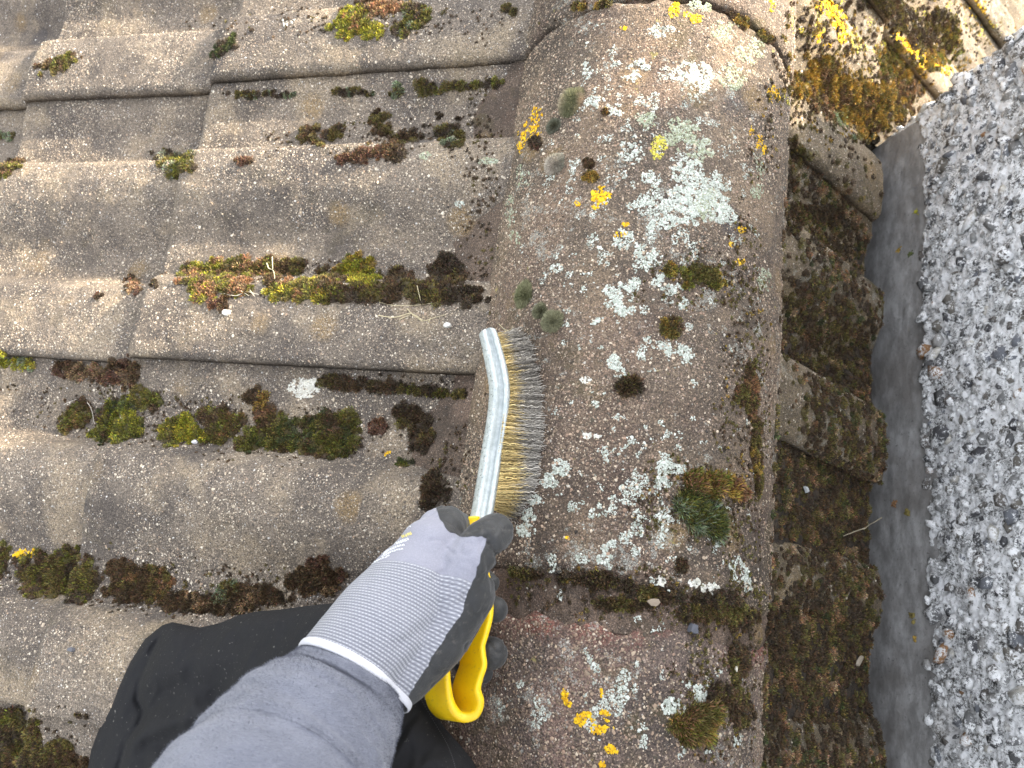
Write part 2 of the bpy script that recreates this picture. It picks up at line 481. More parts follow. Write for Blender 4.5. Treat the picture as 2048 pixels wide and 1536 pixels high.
gm, nt, b = newmat('garden_ground'); g = G(nt); p = g.pos()
g.l(g.mix(g.step(g.noise(p, 1.3, 6, 0.7), 0.4, 0.6), (0.045, 0.065, 0.022), (0.12, 0.10, 0.07)), b.inputs['Base Color']); b.inputs['Roughness'].default_value = 0.95
o = mesh('ground', np.array([[-80, -80, -5.2], [80, -80, -5.2], [80, 80, -5.2], [-80, 80, -5.2]]), np.array([[0, 1, 2, 3]]), gm, smooth=False)
tag(o, None, None, kind='structure')

# ------------------------------------------------------------------ roof tiles
def add_tile(side, row, k, label, step=0.0023, group=None, mat='tile'):
    tails = TAIL_L if side < 0 else TAIL_R
    head = HEAD if k == 0 else tails[k - 1] - 0.05
    tail = tails[k]
    yg = YG + WT * row
    y0, y1 = yg, yg + WT + 0.018
    ns = max(8, int((tail - head) / step)); ny = max(8, int((y1 - y0) / step))
    s = np.linspace(head, tail, ns); y = np.linspace(y0, y1, ny)
    S, Y = np.meshgrid(s, y, indexing='ij')
    # ragged arrises
    hgt = tile_h(S, Y, side, row, np.full(S.shape, k))
    wob = 0.0012 * vn(Y * 60, S * 3, 0, 60 + row)
    S2 = S + wob * ss(tail - 0.02, tail, S)
    X = side * S2 * C30
    if row == 1 and k == 0 and side < 0: pass
    hgt = hgt + lumps(X, Y)
    Z = APEX - S2 * C30 * T30 + hgt / C30
    top = np.stack([X, Y, Z], -1)
    bot = top.copy(); bot[..., 2] -= 0.012
    V, f = slab(top, bot, flip=(side < 0))
    if side > 0:
        V2 = V
        msk = ~((V2[:, 0] > 0.333) & (V2[:, 1] < CHY - 0.002))
        f = [q[msk[q].all(1)] for q in f]
        if sum(len(q) for q in f) == 0: return None
        used = np.unique(np.concatenate([q.ravel() for q in f]))
        re = -np.ones(len(V2), int); re[used] = np.arange(len(used)); V = V2[used]; f = [re[q] for q in f]
    ex = None
    if k == 0 and -2 <= row <= 1 or (side < 0 and k == 1 and -1 <= row <= 1):
        area = (tail - head) * WT
        gV, gF, gC = grains(top, int(area * (390000 if side < 0 else 90000)), 0.00056, 'l', 900 + row * 7 + k * 3 + side)
        ex = (gV, gF, gC, MAT['grit'])
        if side > 0:
            ok_ = gV[gF].reshape(-1, 9)[:, 0] < 0.330; ex = (gV, gF[ok_], gC, MAT['grit'])
    o = mesh('roof_tile', V, f, MAT[mat], extra=ex)
    return tag(o, label, 'roof tile', group or 'concrete roof tiles on the left slope')

LT = {(-2, 0): 'grey roof tile whose tail joint shows in the bottom left corner, below the dark knee',
      (-1, 0): 'wide speckled roof tile between the brush hand and the left joint, two rolls with moss in both pans',
      (0, 0): 'roof tile left of the ridge carrying the long rust and green moss strip',
      (1, 0): 'roof tile at top centre with bright green moss in its pan, left of the ridge',
      (-2, 1): 'roof tile at the extreme bottom left corner with a big dark moss clump',
      (-1, 1): 'roof tile at the left edge below the yellow green lichen seam, with yellow lichen spot',
      (0, 1): 'sunlit roof tile at the left edge with a stepped joint to its right',
      (1, 1): 'roof tile at top left with an open dark gap under its roll',
      (0, 2): 'roof tile sliver at the far left edge with a notch and small brown moss',
      (1, 2): 'roof tile filling the top left corner of the picture',
      (2, 0): 'roof tile at the top edge left of the ridge end', (2, 1): 'roof tile beyond the top left edge'}
for (r, k), lab in LT.items():
    add_tile(-1, r, k, lab, 0.0023 if k < 2 else 0.004)
RT = {(-2, 0): 'dark mossy tile at the bottom edge right of the lowest ridge tile',
      (-1, 0): 'moss covered tile right of the ridge beside the lower half of the lead strip',
      (0, 0): 'moss covered tile right of the ridge at mid height, beside the lead strip',
      (1, 0): 'tile right of the ridge top, half sunlit, with a C shaped yellow lichen and a grey roll end at the lead',
      (1, 1): 'sunlit tile behind the chimney corner under golden moss',
      (1, 2): 'tile hidden low behind the chimney corner',
      (2, 0): 'tile sliver at the top edge right of the ridge',
      (2, 1): 'sunlit tile with the long orange yellow lichen streak',
      (2, 2): 'sunlit tile just above the chimney edge at upper right', (3, 1): 'tile at the top edge left of the round lemon lichen',
      (3, 2): 'sunlit tile under the round lemon lichen', (3, 3): 'sunlit tile at the top right corner over the chimney edge',
      (4, 2): 'tile beyond the top edge near the right corner', (4, 3): 'farthest tile in the top right corner'}
for (r, k), lab in RT.items():
    add_tile(1, r, k, lab, 0.0026 if k == 0 else 0.004, 'concrete roof tiles on the right slope', 'tile_right')

# ------------------------------------------------------------------ ridge run
def add_ridge(y0, y1, dr, label, mat):
    ny = int((y1 - y0) / 0.002); nt_ = 190
    th = np.linspace(math.radians(1), math.radians(179), nt_); y = np.linspace(0, 1, ny)
    TH, YY = np.meshgrid(th, y, indexing='ij')
    e0 = y0 + (0.004 * vn(TH * 6, 0 * TH, 0, 48) if y0 > 0.01 and y0 < 0.1 else 0.0035 * vn(TH * 5, 0 * TH, 0, 47))
    e1 = y1 + (0.0035 * vn(TH * 5, 0 * TH, 0, 47) if y1 < 0.1 else 0.0 * TH) + (0.0028 * vn(TH * 9, 0 * TH, 0, 55) if y1 < 0.6 else 0)
    Y = e0 + (e1 - e0) * YY
    R = RR + dr + 0.0011 * fbm(TH * 7, Y * 45, 0, 41) + 0.0005 * vn(TH * 40, Y * 300, 0, 43) + 0.0012 * vn(TH * 3, Y * 9, 0, 45)
    ed = np.minimum(Y - e0, e1 - Y)
    R = R - 0.005 * np.clip(1 - ed / 0.008, 0, 1) ** 2 * (0.6 + 0.8 * vn(TH * 12, Y * 5, 0, 50) ** 2)
    edge = np.minimum(TH - th[0], th[-1] - TH) * RR
    R = R - 0.003 * np.clip(1 - edge / 0.006, 0, 1) ** 2
    top = np.stack([R * np.cos(TH), Y, R * np.sin(TH)], -1)
    Ri = R - 0.015
    bot = np.stack([Ri * np.cos(TH), Y, Ri * np.sin(TH)], -1)
    V, f = slab(top, bot, flip=True)
    gV, gF, gC = grains(top, int((y1 - y0) * 0.41 * 520000 * (0.5 if y0 > 0.5 else 1)), 0.00056, 'r', 950 + int(y0 * 50))
    return tag(mesh('ridge_tile', V, f, MAT[mat], extra=(gV, gF, gC, MAT['grit'])), label, 'ridge tile', 'half round ridge tiles along the roof ridge')
add_ridge(0.028, 0.503, 0.0, 'large central half round ridge tile spotted with white and yellow lichen, under the wire brush', 'ridge')
add_ridge(0.507, 0.985, 0.002, 'next ridge tile at the top edge above the chipped joint', 'ridge')
add_ridge(-0.475, 0.002, -0.001, 'lowest reddish ridge tile below the mortar joint, beside the yellow handle', 'ridge_low')

# mortar: joint collars and the bedding along both ridge edges
def collar(y0, y1, dr, label):
    th = np.linspace(math.radians(0), math.radians(180), 200); y = np.linspace(y0, y1, max(6, int((y1 - y0) / 0.0015)))
    TH, Y = np.meshgrid(th, y, indexing='ij')
    R = RR + dr + 0.003 * fbm(TH * 14, Y * 90, 0, 49) + 0.0011 * fbm(TH * 7, Y * 45, 0, 41)
    top = np.stack([R * np.cos(TH), Y, R * np.sin(TH)], -1); Ri = R - 0.02
    bot = np.stack([Ri * np.cos(TH), Y, Ri * np.sin(TH)], -1)
    V, f = slab(top, bot, flip=True)
    return tag(mesh('joint_mortar', V, f, MAT['mortar']), label, 'mortar')
collar(-0.002, 0.032, -0.0042, 'crumbling mossy mortar in the lower joint between two ridge tiles')
collar(0.499, 0.511, -0.010, 'dark mortar in the chipped upper ridge joint')
for side in (-1, 1):
    ax = np.linspace(0.098, 0.196, 56); y = np.linspace(-0.46, 0.98, 620)
    A, Y = np.meshgrid(ax, y, indexing='ij')
    Z = mortar_z(side * A, Y)
    top = np.stack([side * A, Y, Z], -1); bot = top.copy(); bot[..., 2] -= 0.03
    V, f = slab(top, bot, flip=(side < 0))
    tag(mesh('bedding_mortar', V, f, MAT['mortar']), 'long brown mortar bedding along the %s edge of the ridge tiles' % ('left' if side < 0 else 'right'), 'mortar')

# ------------------------------------------------------------------ small reusable shapes
def ico(sub=1):
    import bmesh
    bm = bmesh.new(); bmesh.ops.create_icosphere(bm, subdivisions=sub, radius=1.0)
    v = np.array([tuple(q.co) for q in bm.verts]); f = np.array([[w.index for w in t.verts] for t in bm.faces]); bm.free()
    return v, f
ICO1, ICOF1 = ico(1); ICO2, ICOF2 = ico(2)

def frames(N, rot=None):
    """orthonormal frames (n,3,3) whose third axis is N, spun by rot"""
    N = N / np.linalg.norm(N, axis=-1, keepdims=True)
    a = np.where(np.abs(N[:, 2:3]) < 0.9, np.array([[0, 0, 1.0]]), np.array([[1.0, 0, 0]]))
    t = np.cross(a, N); t /= np.linalg.norm(t, axis=-1, keepdims=True)
    b2 = np.cross(N, t)
    if rot is not None:
        c, s_ = np.cos(rot)[:, None], np.sin(rot)[:, None]
        t, b2 = t * c + b2 * s_, -t * s_ + b2 * c
    return np.stack([t, b2, N], 1)      # rows: tangent, bitangent, normal

def scatter_solid(base, bf, P, FR, scale, jitter=0.0, seed=0):
    """copies of a base shape at P with frames FR and per-copy (n,3) scales"""
    n = len(P); k = len(base)
    L = base[None] * scale[:, None, :]
    if jitter:
        r = np.random.default_rng(seed)
        L = L * (1 + jitter * (r.random((n, k, 1)) - 0.5))
    V = np.einsum('nki,nij->nkj', L, FR) + P[:, None, :]
    Fc = (bf[None] + (np.arange(n) * k)[:, None, None]).reshape(-1, bf.shape[1])
    return V.reshape(-1, 3), Fc

# ------------------------------------------------------------------ chimney with its pebbledash face
def mat_dash():
    m, nt, b = newmat('white_dash_mortar'); g = G(nt); p = g.pos()
    n = g.noise(g.warp(p, 300, 0.004), 420, 6, 0.85)
    n2 = g.noise(g.sub(p, (1, 1, 1)), 60, 4, 0.6)
    n3 = g.noise(g.sub(p, (4, 2, 1)), 7, 3, 0.6)
    v = g.math('ADD', n, g.math('MULTIPLY', g.math('SUBTRACT', n2, 0.5), 0.5))
    c = g.ramp(v, [(0.36, (0.04, 0.037, 0.033)), (0.43, (0.17, 0.165, 0.15)), (0.47, (0.80, 0.80, 0.785)), (0.55, (0.93, 0.93, 0.92))])
    c = g.mix(g.math('MULTIPLY', g.step(n3, 0.54, 0.68), 0.5), c, (0.26, 0.23, 0.19))
    g.l(c, b.inputs['Base Color']); b.inputs['Roughness'].default_value = 0.9
    nb = g.bump(n, 0.0022, 1.0); nb = g.bump(g.noise(p, 700, 3, 0.7), 0.0008, 1.0, nb)
    g.l(nb, b.inputs['Normal'])
    return m
def mat_pebble():
    m, nt, b = newmat('dash_pebbles'); g = G(nt); p = g.pos()
    c = g.attr('Col')
    n = g.noise(p, 420, 4, 0.7)
    c = g.mix(g.math('MULTIPLY', g.step(n, 0.42, 0.62), 0.35), c, (0.10, 0.095, 0.09))
    w = g.noise(g.warp(p, 300, 0.004), 330, 6, 0.80)
    w2 = g.noise(g.sub(p, (3, 3, 1)), 55, 4, 0.65)
    f = g.step(g.math('ADD', w, g.math('MULTIPLY', g.math('SUBTRACT', w2, 0.5), 0.95)), 0.505, 0.54)
    c = g.mix(g.math('MULTIPLY', f, 0.94), c, (0.90, 0.90, 0.885))
    g.l(c, b.inputs['Base Color']); b.inputs['Roughness'].default_value = 0.72
    nb = g.bump(w, 0.002, 1.0); nb = g.bump(n, 0.0006, 0.8, nb)
    g.l(nb, b.inputs['Normal'])
    return m
MD, MP = mat_dash(), mat_pebble()
def dash_d(y, z):
    """how far the render stands proud of the wall plane"""
    return 0.004 + 0.004 * fbm(y * 26, z * 26, 0, 71) + 0.0042 * fbm(y * 110, z * 110, 0, 73) + 0.0022 * fbm(y * 330, z * 330, 0, 75, 2)
ZD = -0.078
def drip(y): return ZD + 0.006 * fbm(y * 18, 0 * y, 0, 77) + 0.003 * vn(y * 90, 0 * y, 0, 78)
chim = empty('chimney_stack', 'chimney stack faced with coarse grey and white pebbledash at the right edge', 'chimney', (0.62, 0.0, -0.3))
y = np.linspace(-0.62, CHY + 0.004, 900); w_ = np.concatenate([np.linspace(0, 0.40, 400), np.linspace(0.42, 1, 60)])
Y, W_ = np.meshgrid(y, w_, indexing='ij')
Z = drip(Y) + (CHTOP - drip(Y)) * W_
Dd = dash_d(Y, Z)
rnd_c = 0.010 * np.clip(1 - (CHY + 0.004 - Y) / 0.012, 0, 1) ** 2
lip = 0.006 * np.clip(1 - (Z - drip(Y)) / 0.006, 0, 1) ** 2
X = CHX - Dd + rnd_c + lip
top = np.stack([X, Y, Z], -1); bot = top.copy(); bot[..., 0] = CHX + 0.012
V1, f1 = slab(top, bot, flip=False)
# the far face round the corner
x2 = np.linspace(CHX, 0.9, 220); X2, W2 = np.meshgrid(x2, np.linspace(0, 1, 260), indexing='ij')
zb = APEX - X2 * T30 + 0.02
Z2 = zb + (CHTOP - zb) * W2
Y2 = CHY + dash_d(X2 + 9, Z2)
top = np.stack([X2, Y2, Z2], -1); bot = top.copy(); bot[..., 1] = CHY - 0.012
V2, f2 = slab(top, bot, flip=True)
# plain core and flat top
V3 = np.array([[a, b_, c_] for a in (CHX + 0.010, 0.9) for b_ in (-0.62, CHY - 0.010) for c_ in (-0.55, CHTOP - 0.004)])
f3 = np.array([[0, 1, 3, 2], [4, 6, 7, 5], [0, 4, 5, 1], [2, 3, 7, 6], [0, 2, 6, 4], [1, 5, 7, 3]])
n1, n2 = len(V1), len(V2)
mesh('rendered_wall', np.concatenate([V1, V2, V3]), f1 + [q + n1 for q in f2] + [f3 + n1 + n2], MD, chim)
# pebbles: dart throwing on the two faces
def darts(u0, u1, v0, v1, n, r, seed):
    q = np.random.default_rng(seed); cell = r; occ = {}; out = []
    U = q.uniform(u0, u1, n); Vv = q.uniform(v0, v1, n)
    for a, b_ in zip(U, Vv):
        i, j = int(a / cell), int(b_ / cell); okk = True
        for di in (-1, 0, 1):
            for dj in (-1, 0, 1):
                for (c_, d_) in occ.get((i + di, j + dj), ()):
                    if (a - c_) ** 2 + (b_ - d_) ** 2 < r * r: okk = False
        if okk: occ.setdefault((i, j), []).append((a, b_)); out.append((a, b_))
    return np.array(out)
PCOL = np.array([(.09, .09, .09), (.14, .14, .14), (.19, .19, .185), (.055, .055, .06), (.24, .24, .23), (.16, .17, .19), (.12, .105, .09), (.34, .33, .31), (.15, .135, .11)])
def pebbles(uv, seed, face):
    q = np.random.default_rng(seed); n = len(uv)
    sz = 0.0054 * np.exp(q.normal(0, 0.30, n))
    sc = np.stack([sz * q.uniform(0.85, 1.75, n), sz * q.uniform(0.75, 1.15, n), sz * q.uniform(0.45, 0.7, n)], -1)
    if face == 'left':
        d = dash_d(uv[:, 0], uv[:, 1]); P = np.stack([CHX - d - sz * q.uniform(-0.45, 0.30, n), uv[:, 0], uv[:, 1]], -1); N = np.tile([-1.0, 0, 0], (n, 1))
    else:
        d = dash_d(uv[:, 0] + 9, uv[:, 1]); P = np.stack([uv[:, 0], CHY + d + sz * q.uniform(-0.15, 0.5, n), uv[:, 1]], -1); N = np.tile([0, 1.0, 0], (n, 1))
    N = N + q.normal(0, 0.28, (n, 3))
    V, Fc = scatter_solid(ICO1, ICOF1, P, frames(N, q.uniform(0, 6.28, n)), sc, 0.62, seed)
    c = PCOL[q.integers(0, len(PCOL), n)] * q.uniform(0.8, 1.15, (n, 1))
    oc = q.random(n) < 0.035; c[oc] = np.array([0.34, 0.17, 0.06]) * q.uniform(0.7, 1.2, (oc.sum(), 1))
    oc = q.random(n) < 0.03; c[oc] = [0.60, 0.57, 0.50]
    return V, Fc, np.repeat(c, len(ICO1), 0)
uv1 = darts(-0.42, CHY, ZD, 0.40, 60000, 0.0112, 5)
uv1 = uv1[uv1[:, 1] > drip(uv1[:, 0]) + 0.001]
uv2 = darts(CHX, 0.62, -0.2, 0.35, 12000, 0.011, 6)
uv2 = uv2[uv2[:, 1] > APEX - uv2[:, 0] * T30 + 0.03]
Va, Fa, Ca = pebbles(uv1, 11, 'left'); Vb, Fb, Cb = pebbles(uv2, 12, 'back')
mesh('pebbledash', np.concatenate([Va, Vb]), [np.concatenate([Fa, Fb + len(Va)])], MP, chim, col=np.concatenate([Ca, Cb]))

# ------------------------------------------------------------------ lead flashing
m, nt, b = newmat('weathered_lead'); g = G(nt); p = g.pos()
st = g.n('ShaderNodeMapping'); g.l(p, st.inputs[0]); st.inputs['Scale'].default_value = (1, 0.5, 1)
n = g.noise(st.outputs[0], 60, 6, 0.7); n2 = g.noise(p, 14, 4, 0.6); n3 = g.noise(g.sub(p, (1, 2, 3)), 260, 4, 0.7)
c = g.mix(g.step(n, 0.35, 0.68), (0.20, 0.193, 0.182), (0.36, 0.352, 0.338))
c = g.mix(g.math('MULTIPLY', g.step(n2, 0.46, 0.66), 0.6), c, (0.15, 0.135, 0.12))
c = g.mix(g.math('MULTIPLY', g.step(n3, 0.60, 0.70), 0.6), c, (0.045, 0.04, 0.035))
g.l(c, b.inputs['Base Color']); b.inputs['Roughness'].default_value = 0.62; b.inputs['Metallic'].default_value = 0.0; b.inputs['Specular IOR Level'].default_value = 0.3
g.l(g.bump(g.math('ADD', n3, n), 0.0012, 0.7), b.inputs['Normal'])
MAT['lead'] = m
prof_l = np.array([(0.330, -0.215), (0.346, -0.209), (0.358, -0.197), (0.3655, -0.175), (0.3685, -0.14), (0.3715, -0.11), (0.3745, -0.085), (0.3765, -0.06)])
tt = np.linspace(0, 7, 44)
px_, pz_ = np.interp(tt, np.arange(8), prof_l[:, 0]), np.interp(tt, np.arange(8), prof_l[:, 1])
y = np.linspace(-0.55, 0.646, 420)
Y, T_ = np.meshgrid(y, np.arange(44), indexing='ij')
X = px_[T_] - 0.0012 * fbm(Y * 7, T_ * 0.12, 0, 81) - 0.0008 * vn(Y * 60, T_ * 0.6, 0, 83); Z = pz_[T_]
Yw = Y + 0.002 * vn(T_ * 0.4, 0 * Y, 0, 85)
top = np.stack([X, Yw, Z], -1); bot = top + np.array([0.0016, 0, -0.0006])
V, f = slab(top, bot, flip=False)
tag(mesh('lead_flashing', V, f, m), 'dull grey lead flashing strip standing between the mossy tiles and the pebbledash', 'flashing')

# ------------------------------------------------------------------ moss
PAL = {'bright': (0.245, 0.232, 0.025), 'green': (0.138, 0.132, 0.025), 'deep': (0.060, 0.072, 0.024), 'yellow': (0.34, 0.29, 0.035), 'olive': (0.13, 0.105, 0.032),
       'brown': (0.095, 0.060, 0.030), 'dark': (0.070, 0.050, 0.030), 'rust': (0.23, 0.125, 0.060), 'tan': (0.30, 0.20, 0.11), 'red': (0.14, 0.075, 0.048),
       'grey': (0.27, 0.27, 0.19), 'sage': (0.19, 0.22, 0.13), 'gold': (0.30, 0.20, 0.045), 'pink': (0.42, 0.30, 0.20)}

def ell_pts(e, n, q):
    px, py, rx, ry = e[:4]; a = math.radians(e[4]) if len(e) > 4 else 0
    r = np.sqrt(q.random(n)); t = q.random(n) * 2 * math.pi
    u, v = rx * r * np.cos(t), ry * r * np.sin(t)
    return px + u * math.cos(a) - v * math.sin(a), py + u * math.sin(a) + v * math.cos(a), r

def blades(P, N, rc, col, q, nb, lmul=1.0, wid=0.0005, up=0.35, cj=0.75, flat=0.75):
    """nb leaves on each little cushion centred at P"""
    n = len(P)
    if n == 0: return np.zeros((0, 3)), np.zeros((0, 3), int), np.zeros((0, 3))
    k = np.repeat(np.arange(n), nb); m = len(k)
    FR = frames(N)
    th = q.random(m) * 2 * math.pi; cz = q.random(m) ** 0.7
    sz = np.sqrt(1 - cz * cz)
    d = np.stack([sz * np.cos(th), sz * np.sin(th), cz], -1)
    shell = np.einsum('ni,nij->nj', d * np.array([1, 1, flat]), FR[k])
    dirn = np.einsum('ni,nij->nj', d * np.array([1, 1, 1.0]) + np.array([0, 0, up]), FR[k]) + q.normal(0, 0.28, (m, 3))
    dirn /= np.linalg.norm(dirn, axis=1, keepdims=True)
    R = rc[k][:, None]
    base = P[k] + shell * R * 0.82
    L = (R * 0.42 + 0.0007) * lmul * q.uniform(0.6, 1.25, (m, 1))
    tip = base + dirn * L
    side = np.cross(dirn, q.normal(0, 1, (m, 3))); side /= np.linalg.norm(side, axis=1, keepdims=True)
    w = wid * q.uniform(0.7, 1.4, (m, 1))
    midp = base + dirn * L * 0.45 + side * 0
    V = np.stack([base - side * w * 0.4, midp + side * w, tip, midp - side * w], 1).reshape(-1, 3)
    V[1::4] -= 0
    Fq = np.arange(m)[:, None] * 4 + np.array([[0, 1, 2, 3]])
    c = col[k] * (1 + cj * (q.random((m, 1)) - 0.5) * 2) * (1 + 0.12 * q.normal(0, 1, (m, 3)))
    return V, Fq, np.repeat(np.clip(c, 0.004, 0.9), 4, 0)

def moss(label, ells, pal, size=0.0050, nb=64, dens=1.15, lmul=1.0, wid=0.00042, seed=0, group=None, kind=None, thr=0.0, name='moss_clump', cat='moss', sink=0.25, mask=None):
    q = np.random.default_rng(1000 + seed)
    PX, PY, RR_, W_ = [], [], [], []
    for e in ells:
        n = max(4, int(e[2] * e[3] * 0.145 * dens * (0.0046 / size) ** 2))
        a, b_, r = ell_pts((e[0], e[1], e[2] * 1.42, e[3] * 1.42) + tuple(e[4:]), n, q); PX.append(a); PY.append(b_); RR_.append(r)
        W_.append(np.full(n, min(1.0, math.sqrt(e[2] * e[3]) / 22.0)))
    PX, PY, RR_, W_ = map(np.concatenate, (PX, PY, RR_, W_))
    P, N, ok = cast(PX, PY)
    nz = fbm(P[:, 0] * 70, P[:, 1] * 70, 0, 200 + seed, 3)
    nz2 = fbm(P[:, 0] * 190, P[:, 1] * 190, 0, 250 + seed, 2)
    keep = ok & ((1 - 1.75 * RR_ ** 2) + 0.9 * nz + 0.75 * nz2 > 0.06 + thr)
    if mask is not None: keep &= mask(P, PX, PY)
    P, N, RR_, W_, nz = P[keep], N[keep], RR_[keep], W_[keep], nz[keep]
    n = len(P)
    rc = size * q.uniform(0.35, 1.25, n) * (1.05 - 0.45 * RR_ ** 2) * (0.55 + 0.45 * W_)
    names = list(pal.keys()); wts = np.array([pal[k] for k in names], float); wts /= wts.sum()
    C = np.array([PAL[k] for k in names])
    # colour varies in small neighbourhoods
    sel = (0.5 + 0.5 * vn(P[:, 0] * 75, P[:, 1] * 75, 0, 300 + seed)) * 0.62 + 0.38 * q.random(n)
    sel = np.argsort(np.argsort(sel)) / max(1, n)
    ci = np.searchsorted(np.cumsum(wts), sel * 0.9999)
    col = C[np.clip(ci, 0, len(C) - 1)] * q.uniform(0.75, 1.3, (n, 1))
    Pc = P + N * (rc * (0.15 - sink) * 0.5)[:, None]
    V1, F1 = scatter_solid(ICO1, ICOF1, Pc, frames(N, q.random(n) * 6), np.stack([rc, rc, rc * 0.72], -1) * 0.93, 0.35, seed)
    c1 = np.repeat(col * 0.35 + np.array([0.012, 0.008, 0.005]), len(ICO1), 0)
    V2, F2, c2 = blades(Pc, N, rc, col, q, nb, lmul, wid)
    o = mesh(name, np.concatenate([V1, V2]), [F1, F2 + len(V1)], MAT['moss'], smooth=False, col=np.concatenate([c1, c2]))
    return tag(o, label, cat, group, kind)

